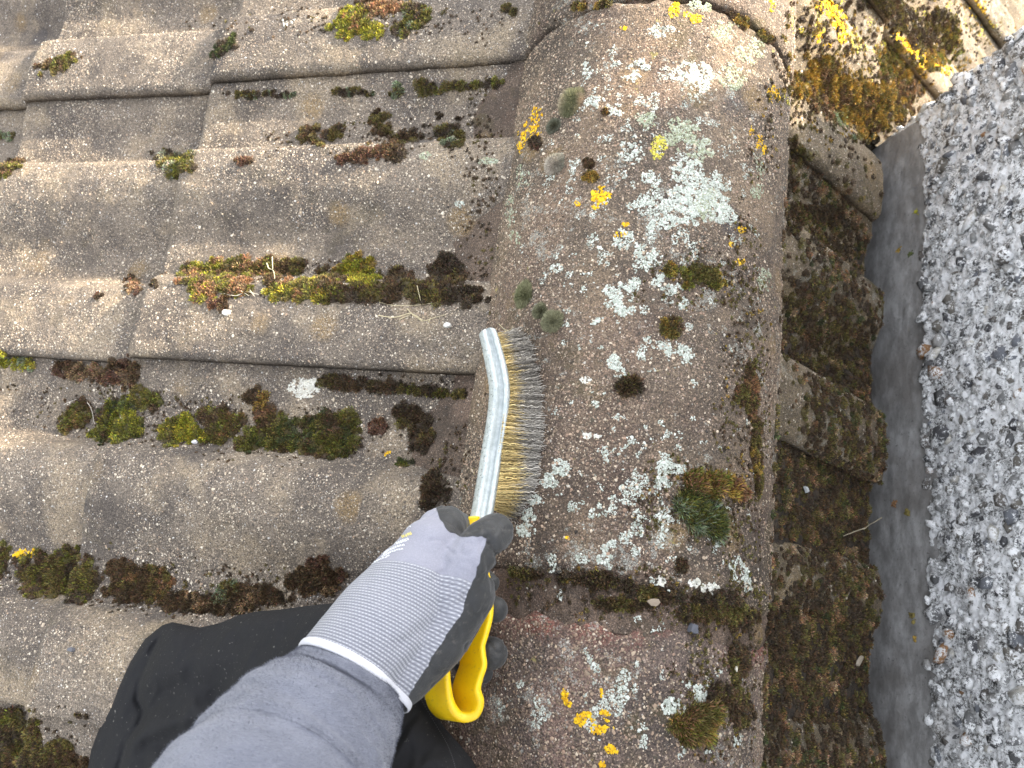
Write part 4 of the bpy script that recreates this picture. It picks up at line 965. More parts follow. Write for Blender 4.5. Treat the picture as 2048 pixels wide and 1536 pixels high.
LICH = [
 ('tall slanting bright yellow lichen on the left shoulder of the ridge', [(1072, 238, 14, 26, 10), (1058, 265, 24, 24), (1042, 292, 9, 20, 10)], 'yellow', dict(thr=-0.15, size=0.0012)),
 ('round orange yellow lichen rosette left of the big white patch', [(1202, 392, 20, 18), (1190, 412, 9, 8)], 'yellow', dict(thr=-0.15, size=0.0012)),
 ('tiny yellow lichen dot left of the round rosette', [(1155, 408, 7, 6)], 'yellow', dict(thr=-0.3)),
 ('pair of small yellow lichens below the round rosette', [(1228, 470, 9, 6), (1247, 470, 9, 6), (1250, 448, 7, 5)], 'yellow', dict(thr=-0.3)),
 ('faded greenish yellow lichen touching the big white patch', [(1318, 300, 17, 28)], 'lemon', dict(thr=-0.1)),
 ('yellow lichen pair at the top edge of the central ridge tile', [(1348, 22, 11, 18), (1392, 38, 14, 9), (1370, 30, 12, 6)], 'yellow', dict(thr=-0.1)),
 ('yellow lichen on the upper ridge tile at the top edge', [(1543, 12, 7, 14)], 'yellow', dict(thr=-0.2)),
 ('ragged yellow lichen on the right shoulder of the ridge in the sun', [(1546, 190, 14, 20)], 'yellow', dict(thr=0.0)),
 ('thin vertical line of yellow lichen crumbs on the right shoulder', [(1504, 262, 6, 12), (1518, 285, 7, 18), (1526, 300, 6, 10)], 'yellow', dict(thr=0.0)),
 ('uppermost of three yellow lichen spots in a column below the big white patch', [(1484, 458, 9, 7)], 'yellow', dict(thr=-0.2)),
 ('middle one of three small yellow lichen spots in a column right of the ridge centre', [(1464, 489, 7, 6)], 'yellow', dict(thr=-0.2)),
 ('lowest and brightest of three yellow lichen spots in a column', [(1480, 523, 11, 8)], 'yellow', dict(thr=-0.2)),
 ('C shaped bright yellow lichen on the sunlit tile', [(1650, 14, 24, 13, 25), (1676, 40, 16, 22, -10), (1684, 72, 10, 18), (1668, 24, 16, 14), (1682, 56, 13, 14)], 'yellow', dict(thr=-0.8, size=0.0018, dens=1.3)),
 ('small yellow lichen left of the C shaped one', [(1636, 72, 12, 16), (1660, 90, 20, 6)], 'yellow', dict(thr=0.1, size=0.0015)),
 ('long orange yellow lichen streak running to the chimney corner', [(1805, 80, 26, 9, 40), (1840, 108, 30, 11, 38), (1880, 132, 30, 12, 30), (1850, 130, 22, 10), (1822, 94, 18, 10, 40), (1862, 122, 18, 10, 35)], 'yellow', dict(thr=-0.9, size=0.0020, dens=1.6)),
 ('round lemon yellow lichen at the top right corner', [(1952, 16, 22, 22)], 'yellow', dict(thr=-0.3, size=0.0018)),
 ('pale yellow arc of lichen under the round one', [(1962, 68, 10, 20, 25), (1980, 52, 14, 7)], 'lemon', dict(thr=0.0, size=0.0017)),
 ('orange lichen dot in the golden moss', [(1700, 206, 14, 10)], 'yellow', dict(thr=-0.2, size=0.0015)),
 ('faint lemon lichen specks in the middle of the sunlit roll', [(1715, 92, 6, 16)], 'lemon', dict(thr=0.0, size=0.0015)),
 ('lemon lichen speck halfway to the long orange streak', [(1773, 88, 6, 10)], 'lemon', dict(thr=0.0, size=0.0015)),
 ('yellow lichen rosette on the large lower left moss mat', [(40, 1108, 11, 11), (60, 1106, 12, 11)], 'yellow', dict(thr=-0.5, size=0.0014)),
 ('small yellow lichen left of the brush on the tile', [(778, 908, 9, 6)], 'yellow', dict(thr=-0.4)),
 ('scattered bright yellow lichen on the lowest ridge tile', [(1175, 1440, 26, 16), (1205, 1455, 24, 18), (1210, 1425, 14, 8)], 'yellow', dict(thr=0.0)),
 ('thin yellow lichen trail above the scattered one', [(1130, 1392, 6, 16), (1136, 1406, 6, 6)], 'yellow', dict(thr=0.1)),
 ('upright yellow lichen fleck over the scattered yellow lichen', [(1205, 1385, 5, 14)], 'yellow', dict(thr=0.1)),
 ('yellow lichen crumbs at the bottom edge of the picture', [(1225, 1500, 18, 10), (1208, 1528, 16, 8)], 'yellow', dict(thr=0.25)),
 ('tiny yellow lichen dot right of the thumb', [(1136, 1077, 5, 5)], 'yellow', dict(thr=-0.4)),
 ('tiny orange lichen fleck high on the left part of the ridge', [(1248, 55, 7, 4)], 'yellow', dict(thr=-0.4)),
 ('white rosette lichen high on the sunny ridge', [(1372, 150, 34, 26), (1400, 155, 26, 32)], 'white', dict(thr=-0.05)),
 ('biggest white lichen patch with a greenish heart on the ridge', [(1375, 355, 36, 40), (1350, 410, 46, 30, -30), (1430, 380, 34, 40), (1400, 420, 60, 34), (1330, 445, 40, 16, -20), (1455, 430, 22, 20)], 'white', dict(thr=-0.05, dens=0.9)),
 ('grey green heart of the biggest lichen patch', [(1415, 408, 32, 34)], 'green', dict(thr=0.0)),
 ('broad pale lichen above the biggest patch', [(1360, 270, 40, 34), (1400, 300, 30, 26), (1290, 240, 24, 20)], 'green', dict(thr=0.15)),
 ('branching white lichen in the centre of the ridge', [(1230, 590, 26, 26), (1262, 570, 20, 12, -30), (1250, 615, 26, 20), (1195, 640, 22, 6, -25)], 'white', dict(thr=0.05)),
 ('white lichen chain running up from the centre lichen', [(1245, 480, 26, 22), (1275, 500, 22, 16), (1300, 520, 26, 26), (1340, 575, 22, 16), (1315, 560, 20, 12)], 'white', dict(thr=0.1)),
 ('small white lichen strip beside the olive moss square', [(1368, 615, 11, 22)], 'white', dict(thr=0.05)),
 ('white lichen star right of the centre of the ridge', [(1350, 700, 26, 20), (1375, 715, 16, 16)], 'white', dict(thr=0.05)),
 ('two white lichen spots above the brown rosette', [(1228, 725, 14, 16), (1240, 745, 16, 12)], 'white', dict(thr=0.05)),
 ('white lichen pair beside the lower bristles', [(1122, 935, 26, 18), (1098, 962, 18, 16)], 'white', dict(thr=-0.1)),
 ('white lichen touching the bristle ends near the thumb', [(1072, 1000, 18, 12), (1058, 1030, 18, 14), (1050, 1060, 22, 14)], 'white', dict(thr=-0.1)),
 ('white lichen under the rust orange moss', [(1335, 935, 26, 20), (1325, 965, 20, 14), (1370, 940, 16, 10)], 'white', dict(thr=0.1)),
 ('pale lichen patch near the lower ridge joint', [(1212, 1115, 17, 26), (1225, 1090, 12, 10)], 'white', dict(thr=0.0)),
 ('white lichen on the right end of the lower joint', [(1478, 1140, 20, 30, -10), (1495, 1170, 10, 20)], 'white', dict(thr=0.0)),
 ('cream lichen just above the lower joint', [(1420, 1178, 24, 12, 10), (1322, 1162, 9, 11), (1390, 1165, 14, 8)], 'cream', dict(thr=-0.1)),
 ('white lichen clump on the lowest ridge tile', [(1345, 1412, 26, 18), (1395, 1388, 20, 18)], 'white', dict(thr=-0.05)),
 ('small white lichen near the bottom edge', [(1475, 1480, 18, 14)], 'white', dict(thr=0.1)),
 ('bright white lichen patch on the tile under the long seam', [(608, 776, 32, 20), (625, 768, 14, 12)], 'cream', dict(thr=-0.55, dens=1.3)),
 ('pale lichen on the left shoulder under the tall yellow one', [(1045, 355, 16, 26), (1022, 420, 10, 40), (1030, 480, 12, 20)], 'green', dict(thr=0.1)),
 ('white lichen spot left of the centre line of the ridge', [(1112, 538, 14, 10)], 'white', dict(thr=-0.1)),
 ('faint white lichen on the left shoulder near the tan cushions', [(1190, 205, 22, 14), (1225, 220, 24, 16)], 'white', dict(thr=0.15)),
 ('faint white lichen above the largest tan cushion', [(1175, 140, 12, 20)], 'white', dict(thr=0.15)),
 ('white lichen scatter near the top of the ridge tile', [(1280, 130, 26, 16), (1262, 155, 20, 12)], 'white', dict(thr=0.2)),
 ('white lichen spot near the chipped top end of the ridge tile', [(1320, 60, 30, 16)], 'white', dict(thr=0.2)),
 ('white lichen spots near the small brown tufts', [(1265, 300, 26, 30), (1300, 360, 20, 20), (1285, 405, 26, 14)], 'white', dict(thr=0.15)),
 ('pale lichen streak on the right shoulder of the ridge', [(1520, 330, 16, 30), (1515, 380, 14, 20)], 'green', dict(thr=0.2)),
 ('pale lichen spot on the right shoulder below the yellow column', [(1530, 560, 18, 26)], 'green', dict(thr=0.2)),
 ('pale crust at the top of the ridge in the sun', [(1400, 12, 40, 12), (1450, 60, 30, 24), (1500, 100, 30, 30), (1470, 150, 34, 30)], 'green', dict(thr=0.2)),
 ('small white lichen dot on the dark tile above the seam', [(920, 408, 10, 8)], 'white', dict(thr=-0.2)),
 ('white bird dropping sized lichen near the top edge', [(575, 45, 12, 8), (590, 40, 6, 6)], 'cream', dict(thr=-0.1)),
 ('grey lichen crust at the tile edge next to the ridge', [(975, 322, 22, 7)], 'green', dict(thr=0.0)),
 ('small grey lichen crust right of the rusty moss streak', [(850, 312, 14, 9)], 'green', dict(thr=0.0)),
 ('faint white lichen on the ridge shoulder near the brush centre', [(1185, 870, 20, 9)], 'cream', dict(thr=0.2)),
 ('faint cream lichen above and right of the brush middle', [(1170, 760, 12, 8)], 'cream', dict(thr=0.2)),
]
for i, (lab, ells, pal, kw) in enumerate(LICH):
    lichen(lab, ells, pal, seed=i, group='lichen patches on the roof', **kw)
# countless tiny specks sprinkled over the ridge
lichen('countless tiny pale lichen specks sprinkled over the ridge tiles', [(1290, 420, 270, 440), (1300, 1000, 230, 330), (1250, 1400, 260, 140)], 'white', size=0.00062, dens=0.26, seed=90, thr=1.0, kind='stuff', name='lichen_specks', freq=120, amp=2.6)
lichen('scattered green grey lichen crumbs over the sunlit tiles', [(1680, 120, 160, 140), (1900, 40, 140, 60)], 'lemon', size=0.0011, dens=0.6, seed=91, thr=0.85, kind='stuff', name='lichen_specks', freq=45, amp=2.0)

# ------------------------------------------------------------------ moss carpet in the shaded trough
def vmask(P, PX, PY):
    row = np.floor((P[:, 1] - YG) / WT); v = (YG + WT * (row + 1) - P[:, 1]) / WT
    crest = ss(0.014, 0.024, prof(v))
    bare = crest * ss(0.72, 0.15, (PX - 1545) / 200.0) * ss(1560, 900, PY)
    bare = np.maximum(bare, crest * 0.95 * (PY < 470))
    return (np.random.default_rng(5).random(len(PX)) > bare * 0.92) & (P[:, 0] < 0.331) & (P[:, 0] > 0.10)
moss('dark brown and olive moss carpet filling the shaded trough beside the lead', [(1655, 400, 110, 110), (1655, 620, 110, 170), (1660, 860, 115, 190), (1655, 1120, 120, 200), (1650, 1400, 125, 220)],
     A(dark=4, brown=9, olive=6, deep=1, rust=1, tan=1), size=0.0042, nb=34, dens=0.50, seed=200, kind='stuff', name='moss_carpet', thr=-0.5, mask=vmask)

# ------------------------------------------------------------------ wire brush
def interp_path(pts, n, closed=False):
    """Catmull-Rom through rows of pts, resampled to n"""
    p = np.asarray(pts, float); m = len(p)
    out = []
    ts = np.linspace(0, m if closed else m - 1, n, endpoint=not closed)
    for t in ts:
        i = int(math.floor(t)); f = t - i
        if not closed and i >= m - 1: i = m - 2; f = 1.0
        g_ = (lambda k: p[k % m]) if closed else (lambda k: p[min(max(k, 0), m - 1)])
        a, b_, c_, d_ = g_(i - 1), g_(i), g_(i + 1), g_(i + 2)
        out.append(0.5 * (2 * b_ + (c_ - a) * f + (2 * a - 5 * b_ + 4 * c_ - d_) * f * f + (3 * b_ - 3 * c_ + d_ - a) * f ** 3))
    return np.array(out)
VIEW = -M[:, 2]             # unit viewing direction
def norm(v): return v / np.linalg.norm(v, axis=-1, keepdims=True)

brush = empty('wire_brush', 'wire brush with pale metal back, golden bristles and yellow handle in the glove', 'wire brush', at(975, 900, 0.525))
cl = interp_path([(970, 657, .548), (978, 685, .546), (986, 718, .544), (993, 752, .5415), (996, 785, .539), (993, 827, .536), (988, 862, .533), (980, 910, .529), (969, 978, .520), (961, 1023, .512), (952, 1065, .504), (946, 1110, .498)], 150)
Pc = at(cl[:, 0], cl[:, 1], cl[:, 2])
T = norm(np.gradient(Pc, axis=0))
up = norm(np.tile(-VIEW, (150, 1)) + 0.30 * np.tile(-M[:, 0], (150, 1)))        # the back faces the camera, tipped to the left
up = norm(up - T * (up * T).sum(1, keepdims=True))
wd = norm(np.cross(T, up))
if (wd[0] @ M[:, 0]) < 0: wd = -wd
pr = np.array([(-7.1, -4.5), (-7.4, -2.2), (-6.9, -1.3), (-5.4, -0.3), (-3.2, 0.9), (-1.9, 1.6), (-1.1, 1.3), (0.2, -1.0), (1.6, -2.8), (3.0, -2.9), (3.9, -1.0), (4.9, 0.1), (7.0, -0.1), (7.4, -4.5), (5.6, -5.0), (-5.6, -5.0)]) * 0.001
tap = 1 - 0.16 * np.clip(1 - np.arange(150) / 30, 0, 1)
rd = np.sqrt(np.clip(1 - np.clip(1 - np.arange(150) / 5.0, 0, 1) ** 2, 0.12, 1))
V = Pc[:, None] + wd[:, None] * (pr[None, :, 0:1] * (tap * rd)[:, None, None]) + up[:, None] * ((pr[None, :, 1:2] + 0.002) * rd[:, None, None] - 0.002)
k = len(pr)
i = np.arange(149)[:, None] * k + np.arange(k)[None]
j = np.arange(149)[:, None] * k + (np.arange(k)[None] + 1) % k
Fq = np.stack([i.ravel(), j.ravel(), (j + k).ravel(), (i + k).ravel()], -1)
Vv = V.reshape(-1, 3); cen = np.array([Vv[:k].mean(0), Vv[-k:].mean(0)]); nV = len(Vv)
caps = np.array([[nV, (q_ + 1) % k, q_] for q_ in range(k)] + [[nV + 1, nV - k + q_, nV - k + (q_ + 1) % k] for q_ in range(k)])
m, nt, b = newmat('galvanised_steel'); g = G(nt); p = g.pos()
c = g.mix(g.step(g.noise(p, 240, 5, 0.7), 0.35, 0.7), (0.36, 0.395, 0.39), (0.50, 0.535, 0.525))
sd_ = g.attr('side', 'Fac')
scr = g.math('MULTIPLY', g.step(g.noise(g.warp(p, 300, 0.002), 620, 5, 0.8), 0.55, 0.62), sd_)
c = g.mix(g.math('MULTIPLY', scr, 0.9), c, (0.07, 0.075, 0.07))
dirt = g.step(g.noise(g.sub(p, (4, 4, 4)), 900, 3, 0.7), 0.63, 0.70)
c = g.mix(g.math('MULTIPLY', dirt, 0.4), c, (0.22, 0.20, 0.16))
g.l(c, b.inputs['Base Color']); b.inputs['Metallic'].default_value = 0.35; b.inputs['Roughness'].default_value = 0.42
g.l(g.bump(g.noise(p, 500, 4, 0.7), 0.0004, 0.6), b.inputs['Normal'])
sidea = np.zeros((150, k)); sidea[:, 1:6] = 1.0
sidea *= (0.35 + 0.65 * ss(0, 20, np.arange(150)) * ss(150, 95, np.arange(150)))[:, None]
mesh('metal_back', np.concatenate([Vv, cen]), [Fq, caps], m, brush, attrs={'side': np.concatenate([sidea.ravel(), [0, 0]])})

# bristles: every wire crimped
nb = 3400; q = np.random.default_rng(77)
u = q.random(nb)
rootp = interp_path([(989, 668), (998, 700), (1008, 735), (1014, 773), (1012, 815), (1008, 850), (1000, 910), (989, 978), (983, 1016)], 60)
tipp = interp_path([(1040, 664), (1062, 690), (1073, 728), (1081, 773), (1084, 820), (1085, 862), (1082, 912), (1072, 975), (1034, 1034)], 60)
rp = np.stack([np.interp(u * 59, np.arange(60), rootp[:, a_]) for a_ in (0, 1)], -1)
tp = np.stack([np.interp(u * 59, np.arange(60), tipp[:, a_]) for a_ in (0, 1)], -1)
lay = q.random(nb)                                   # 0 nearest the camera, 1 deepest row
rdp = np.interp(u, [0, 1], [0.5475, 0.515]) + 0.0042 + lay * 0.007
tp = tp + q.normal(0, 1, (nb, 2)) * np.array([4.5, 3.0]) + np.stack([-12 * lay, 0 * lay], -1) - np.stack([q.random(nb) ** 3 * 18, 0 * lay], -1)
surf, _, _ = cast(tp[:, 0], tp[:, 1])
sdp = (surf - C0) @ VIEW
tdp = np.minimum(sdp - 0.0012, rdp + 0.028 + 0.010 * lay)
R0 = at(rp[:, 0] - 4, rp[:, 1], rdp); T0 = at(tp[:, 0], tp[:, 1], tdp)
ns = 15; tt = np.linspace(0, 1, ns)
ax = T0 - R0; ln = np.linalg.norm(ax, axis=1, keepdims=True); axn = ax / ln
s1 = norm(np.cross(axn, q.normal(0, 1, (nb, 3)))); s2 = np.cross(axn, s1)
ph = q.random((nb, 1)) * 6.28; wl = q.uniform(0.0034, 0.0046, (nb, 1))
amp = 0.00075 * q.uniform(0.6, 1.3, (nb, 1)) * (0.4 + 0.9 * tt[None])
wob = amp * np.sin(ph + tt[None] * ln / wl * 6.28)
bend = (tt[None] ** 2) * q.normal(0, 0.0018, (nb, 1)); bend2 = (tt[None] ** 2) * q.normal(0, 0.0012, (nb, 1))
cen_ = R0[:, None] + ax[:, None] * tt[None, :, None] + s1[:, None] * (wob + bend)[..., None] + s2[:, None] * bend2[..., None]
rw = 0.00021
ring = [s1 * math.cos(a_) + s2 * math.sin(a_) for a_ in (0, 2.094, 4.189)]
V = np.stack([cen_ + r_[:, None] * rw for r_ in ring], 2)       # nb, ns, 3, 3
idx = np.arange(nb)[:, None, None] * ns * 3 + np.arange(ns - 1)[None, :, None] * 3
ii = idx + np.arange(3)[None, None]; jj = idx + (np.arange(3)[None, None] + 1) % 3
Fq = np.stack([ii, jj, jj + 3, ii + 3], -1).reshape(-1, 4)
goldf = np.clip(1 - ss(0.0, 1.0, (tt[None] - (0.26 + 0.34 * ss(0.55, 1.0, u)[:, None] + 0.10 * q.normal(0, 1, (nb, 1)))) / 0.25), 0, 1)
gold = np.array([0.62, 0.48, 0.22]); grey = np.array([0.40, 0.375, 0.335])
cc = gold * goldf[..., None] + grey * (1 - goldf[..., None])
cc = cc * np.exp(q.normal(-0.1, 0.42, (nb, 1, 1)))
cc = np.repeat(cc[:, :, None], 3, 2).reshape(-1, 3)
m, nt, b = newmat('crimped_wire'); g = G(nt); g.l(g.attr('Col'), b.inputs['Base Color'])
b.inputs['Metallic'].default_value = 0.55; b.inputs['Roughness'].default_value = 0.40
o = mesh('bristles', V.reshape(-1, 3), [Fq], m, brush, col=cc); o['kind'] = 'stuff'

# yellow handle: a collar gripping the metal and a wavy hand loop of broad band
m, nt, b = newmat('yellow_plastic'); g = G(nt); p = g.pos()
c = g.mix(g.step(g.noise(p, 35, 4, 0.6), 0.35, 0.75), (0.78, 0.50, 0.004), (0.86, 0.585, 0.006))
c = g.mix(g.math('MULTIPLY', g.step(g.noise(g.sub(p, (2, 2, 2)), 500, 4, 0.75), 0.56, 0.66), 0.6), c, (0.50, 0.34, 0.05))
g.l(c, b.inputs['Base Color']); b.inputs['Roughness'].default_value = 0.38
b.inputs['Subsurface Weight'].default_value = 0.15; b.inputs['Subsurface Radius'].default_value = (0.006, 0.003, 0.001); b.inputs['Subsurface Scale'].default_value = 1.0
g.l(g.bump(g.noise(p, 160, 3, 0.5), 0.0004, 0.35), b.inputs['Normal'])
loop = interp_path([(946, 1075), (962, 1120), (975, 1175), (977, 1225), (969, 1262), (961, 1290), (962, 1310), (964, 1331), (956, 1355), (950, 1380), (955, 1405), (947, 1424), (925, 1428), (908, 1410), (900, 1380), (897, 1340), (900, 1290), (908, 1220), (920, 1140), (930, 1090)], 220, True)
dn = 0.462 + 0.028 * ss(1350, 1060, loop[:, 1])
dn = dn - 0.006 * ss(1290, 1430, loop[:, 1])
Pn = at(loop[:, 0], loop[:, 1], dn)
ext = at(925 - 46, 1390 - 5, 0.478) - at(925, 1390, 0.460); bw = np.linalg.norm(ext); ext = ext / bw
T = norm(np.roll(Pn, -1, 0) - np.roll(Pn, 1, 0)); side = norm(np.cross(T, ext[None]))
cenl = Pn.mean(0)
if ((side[100] @ (cenl - Pn[100])) < 0): side = -side       # points to the inside of the loop
hw = 0.0021 + 0.0008 * ss(1330, 1430, loop[:, 1])
sec = []
for a_ in np.linspace(0, math.pi, 8): sec.append((-math.cos(a_), -math.sin(a_) * 0.9, 0))
for a_ in np.linspace(0, math.pi, 8): sec.append((math.cos(a_), math.sin(a_) * 0.9, 1))
sec = np.array(sec); k = len(sec)
V = Pn[:, None] + side[:, None] * (sec[None, :, 0:1] + 0.6) * hw[:, None, None] + ext[None, None] * (sec[None, :, 1:2] * hw[:, None, None] + sec[None, :, 2:3] * (bw - 0.003))
n_ = len(Pn)
i = np.arange(n_)[:, None] * k + np.arange(k)[None]; j = np.arange(n_)[:, None] * k + (np.arange(k)[None] + 1) % k
i2 = ((np.arange(n_) + 1) % n_)[:, None] * k + np.arange(k)[None]; j2 = ((np.arange(n_) + 1) % n_)[:, None] * k + (np.arange(k)[None] + 1) % k
Fl = np.stack([i.ravel(), j.ravel(), j2.ravel(), i2.ravel()], -1)
Vl = V.reshape(-1, 3)
# collar
ca = interp_path([(930, 1036, .500), (933, 1060, .498), (938, 1090, .494), (944, 1130, .490)], 24)
Pk = at(ca[:, 0], ca[:, 1], ca[:, 2] + 0.004); Tk = norm(np.gradient(Pk, axis=0)); sk = norm(np.cross(Tk, VIEW[None])); uk = np.cross(sk, Tk)
nc = 28; an = np.linspace(0, 2 * math.pi, nc, endpoint=False)
ex = lambda c_: np.sign(c_) * np.abs(c_) ** 0.55
wk = np.interp(np.arange(24), [0, 1, 6, 23], [0.0085, 0.0098, 0.0085, 0.008]); hk = np.interp(np.arange(24), [0, 1, 6, 23], [0.0065, 0.0075, 0.007, 0.007])
V = Pk[:, None] + sk[:, None] * (ex(np.cos(an))[None, :, None] * wk[:, None, None]) + uk[:, None] * (ex(np.sin(an))[None, :, None] * hk[:, None, None])
i = np.arange(23)[:, None] * nc + np.arange(nc)[None]; j = np.arange(23)[:, None] * nc + (np.arange(nc)[None] + 1) % nc
Fk = np.stack([i.ravel(), j.ravel(), (j + nc).ravel(), (i + nc).ravel()], -1)
Vk = V.reshape(-1, 3); Vk = np.concatenate([Vk, Pk[:1], Pk[-1:]]); nk = 24 * nc
ck = np.array([[nk, (q_ + 1) % nc, q_] for q_ in range(nc)] + [[nk + 1, nk - nc + q_, nk - nc + (q_ + 1) % nc] for q_ in range(nc)])
mesh('handle', np.concatenate([Vl, Vk]), [Fl, Fk + len(Vl), ck + len(Vl)], m, brush)

# ------------------------------------------------------------------ the person: gloved hand, sleeve, trousers
person = empty('person', 'person in grey sleeve, coated glove and black trousers kneeling to scrub the ridge', 'person', at(500, 1450, 0.60))

def capsule(a, b_, n=26, m=10):
    """tapered capsule between (px,py,depth,rpx) and the same"""
    A_, B_ = at(a[0], a[1], a[2]), at(b_[0], b_[1], b_[2])
    ra, rb = a[3] * a[2] / F, b_[3] * b_[2] / F
    d = B_ - A_; L = np.linalg.norm(d); d = d / max(L, 1e-9)
    fr = frames(d[None])[0]
    rows = []
    for t in np.linspace(-math.pi / 2, 0, m): rows.append((A_ + d * math.sin(t) * ra, math.cos(t) * ra))
    for t in np.linspace(0, math.pi / 2, m): rows.append((B_ + d * math.sin(t) * rb, math.cos(t) * rb))
    an = np.linspace(0, 2 * math.pi, n, endpoint=False)
    V = np.array([c_ + (fr[0] * math.cos(x_) + fr[1] * math.sin(x_)) * max(r_, 1e-5) for c_, r_ in rows for x_ in an])
    R_ = len(rows)
    i = np.arange(R_ - 1)[:, None] * n + np.arange(n)[None]; j = np.arange(R_ - 1)[:, None] * n + (np.arange(n)[None] + 1) % n
    Fq = np.stack([i.ravel(), j.ravel(), (j + n).ravel(), (i + n).ravel()], -1)
    c0 = np.arange(n)[::-1][None]; 
    V = np.concatenate([V, [rows[0][0]], [rows[-1][0]]]); nv = R_ * n
    tri = np.array([[nv, (q_ + 1) % n, q_] for q_ in range(n)] + [[nv + 1, nv - n + q_, nv - n + (q_ + 1) % n] for q_ in range(n)])
    return V, Fq, tri

def remesh(chains, voxel, smooth_it, name):
    Vs, Fs, off = [], [], 0
    for ch in chains:
        for a, b_ in zip(ch[:-1], ch[1:]):
            V, Fq, tri = capsule(a, b_)
            Vs.append(V); Fs += [Fq + off, tri + off]; off += len(V)
    me = mesh(name, np.concatenate(Vs), Fs, None, center=False)
    md = me.modifiers.new('r', 'REMESH'); md.mode = 'VOXEL'; md.voxel_size = voxel; md.use_smooth_shade = True
    sm = me.modifiers.new('s', 'SMOOTH'); sm.iterations = smooth_it; sm.factor = 0.5
    dg = bpy.context.evaluated_depsgraph_get(); ev = me.evaluated_get(dg); m2 = ev.to_mesh()
    V = np.zeros(len(m2.vertices) * 3); m2.vertices.foreach_get('co', V); V = V.reshape(-1, 3)
    N = np.zeros(len(m2.vertices) * 3); m2.vertices.foreach_get('normal', N); N = N.reshape(-1, 3)
    polys = [tuple(p_.vertices) for p_ in m2.polygons]
    ev.to_mesh_clear()
    bpy.data.objects.remove(me, do_unlink=True)
    qd = np.array([p_ for p_ in polys if len(p_) == 4]); tr = np.array([p_ for p_ in polys if len(p_) == 3])
    return V, N, [x_ for x_ in (qd, tr) if len(x_)]

HAND = [
 [(612, 1440, .412, 104), (690, 1345, .424, 106), (765, 1250, .436, 104), (830, 1170, .449, 92)],       # forearm, wrist, hand
 [(830, 1170, .449, 92), (862, 1105, .458, 70), (880, 1068, .468, 50)],                                # back of the hand to the index knuckle
 [(880, 1062, .470, 48), (892, 1052, .478, 42), (922, 1048, .500, 23)],                                # index finger wrapping down
 [(830, 1170, .449, 88), (900, 1180, .446, 62), (935, 1135, .444, 48)],                                # web of the thumb
 [(905, 1190, .446, 70), (938, 1125, .443, 50), (968, 1082, .448, 43), (990, 1064, .458, 39)],         # thumb
 [(700, 1365, .430, 92), (790, 1330, .438, 84), (868, 1262, .444, 78), (925, 1185, .447, 66)],         # heel and thenar
 [(850, 1110, .490, 42), (900, 1135, .515, 32), (950, 1160, .512, 28), (975, 1165, .498, 25)],         # middle finger
 [(835, 1160, .490, 44), (900, 1200, .520, 31), (955, 1215, .512, 29), (990, 1219, .494, 27)],         # ring finger
 [(825, 1215, .485, 44), (890, 1280, .518, 32), (945, 1303, .512, 32), (983, 1307, .492, 33)],         # little finger
 [(930, 1325, .518, 26), (965, 1345, .510, 22)],
]
V, N, Fs = remesh(HAND, 0.0013, 7, 'glove_form')

def poly_sd(px, py, poly):
    """signed distance in px, positive inside"""
    P_ = np.asarray(poly, float); best = np.full(px.shape, 1e9); ins = np.zeros(px.shape, bool)
    gx = np.zeros(px.shape); gy = np.zeros(px.shape)
    for a, b_ in zip(P_, np.roll(P_, -1, 0)):
        e = b_ - a; w = np.stack([px - a[0], py - a[1]], -1)
        t = np.clip((w @ e) / (e @ e), 0, 1); d = w - t[..., None] * e; dd = np.hypot(d[..., 0], d[..., 1])
        c_ = dd < best; best = np.where(c_, dd, best); gx = np.where(c_, d[..., 0], gx); gy = np.where(c_, d[..., 1], gy)
        cond = (a[1] > py) != (b_[1] > py)
        with np.errstate(divide='ignore', invalid='ignore'):
            xi = (b_[0] - a[0]) * (py - a[1]) / (b_[1] - a[1]) + a[0]
        ins ^= cond & (px < xi)
    return np.where(ins, best, -best), gx, gy

# creases pressed into the glove (thumb web and joints), soft wrinkles
X_, Y_, D_ = proj(V)
def crease(pts, depth_mm, width_px):
    sd = np.full(len(V), 1e9)
    p_ = np.asarray(pts, float)
    for a, b_ in zip(p_[:-1], p_[1:]):
        e = b_ - a; w = np.stack([X_ - a[0], Y_ - a[1]], -1); t = np.clip((w @ e) / (e @ e), 0, 1)
        sd = np.minimum(sd, np.linalg.norm(w - t[:, None] * e, axis=1))
    return depth_mm * 0.001 * np.exp(-(sd / width_px) ** 2) * (D_ < 0.475)
dsp = -crease([(975, 1075), (992, 1098), (1004, 1128)], 2.4, 7) - crease([(960, 1082), (975, 1110), (982, 1150)], 1.6, 8) - crease([(938, 1062), (965, 1050), (990, 1052)], 0.9, 5)
dsp -= crease([(900, 1085), (930, 1110), (940, 1160)], 0.7, 14) + crease([(935, 1195), (880, 1235), (800, 1290)], 1.2, 12) + crease([(880, 1270), (800, 1345), (760, 1400)], 0.9, 10)
dsp += 0.0007 * fbm(V[:, 0] * 60, V[:, 1] * 60, V[:, 2] * 60, 91, 3) - 0.0009 * np.exp(-(fbm(V[:, 0] * 75, V[:, 1] * 75, V[:, 2] * 75, 95, 2) / 0.07) ** 2) * (X_ > 860)
V = V + N * dsp[:, None]
GREY = [(560, 1330), (640, 1180), (700, 1110), (760, 1040), (800, 1010), (872, 985), (873, 1015), (880, 1040), (893, 1058), (910, 1068), (925, 1073), (945, 1072), (974, 1073), (972, 1090), (962, 1112), (952, 1150), (938, 1180), (925, 1222), (880, 1292), (835, 1362), (800, 1415), (740, 1500), (400, 1600)]
sdg, _, _ = poly_sd(X_ + 2.0 * vn(X_ / 9, Y_ / 9, 0, 12), Y_ + 2.0 * vn(X_ / 9, Y_ / 9, 0, 13), GREY)
coat = np.clip(0.5 - sdg / 8.0, 0, 1)
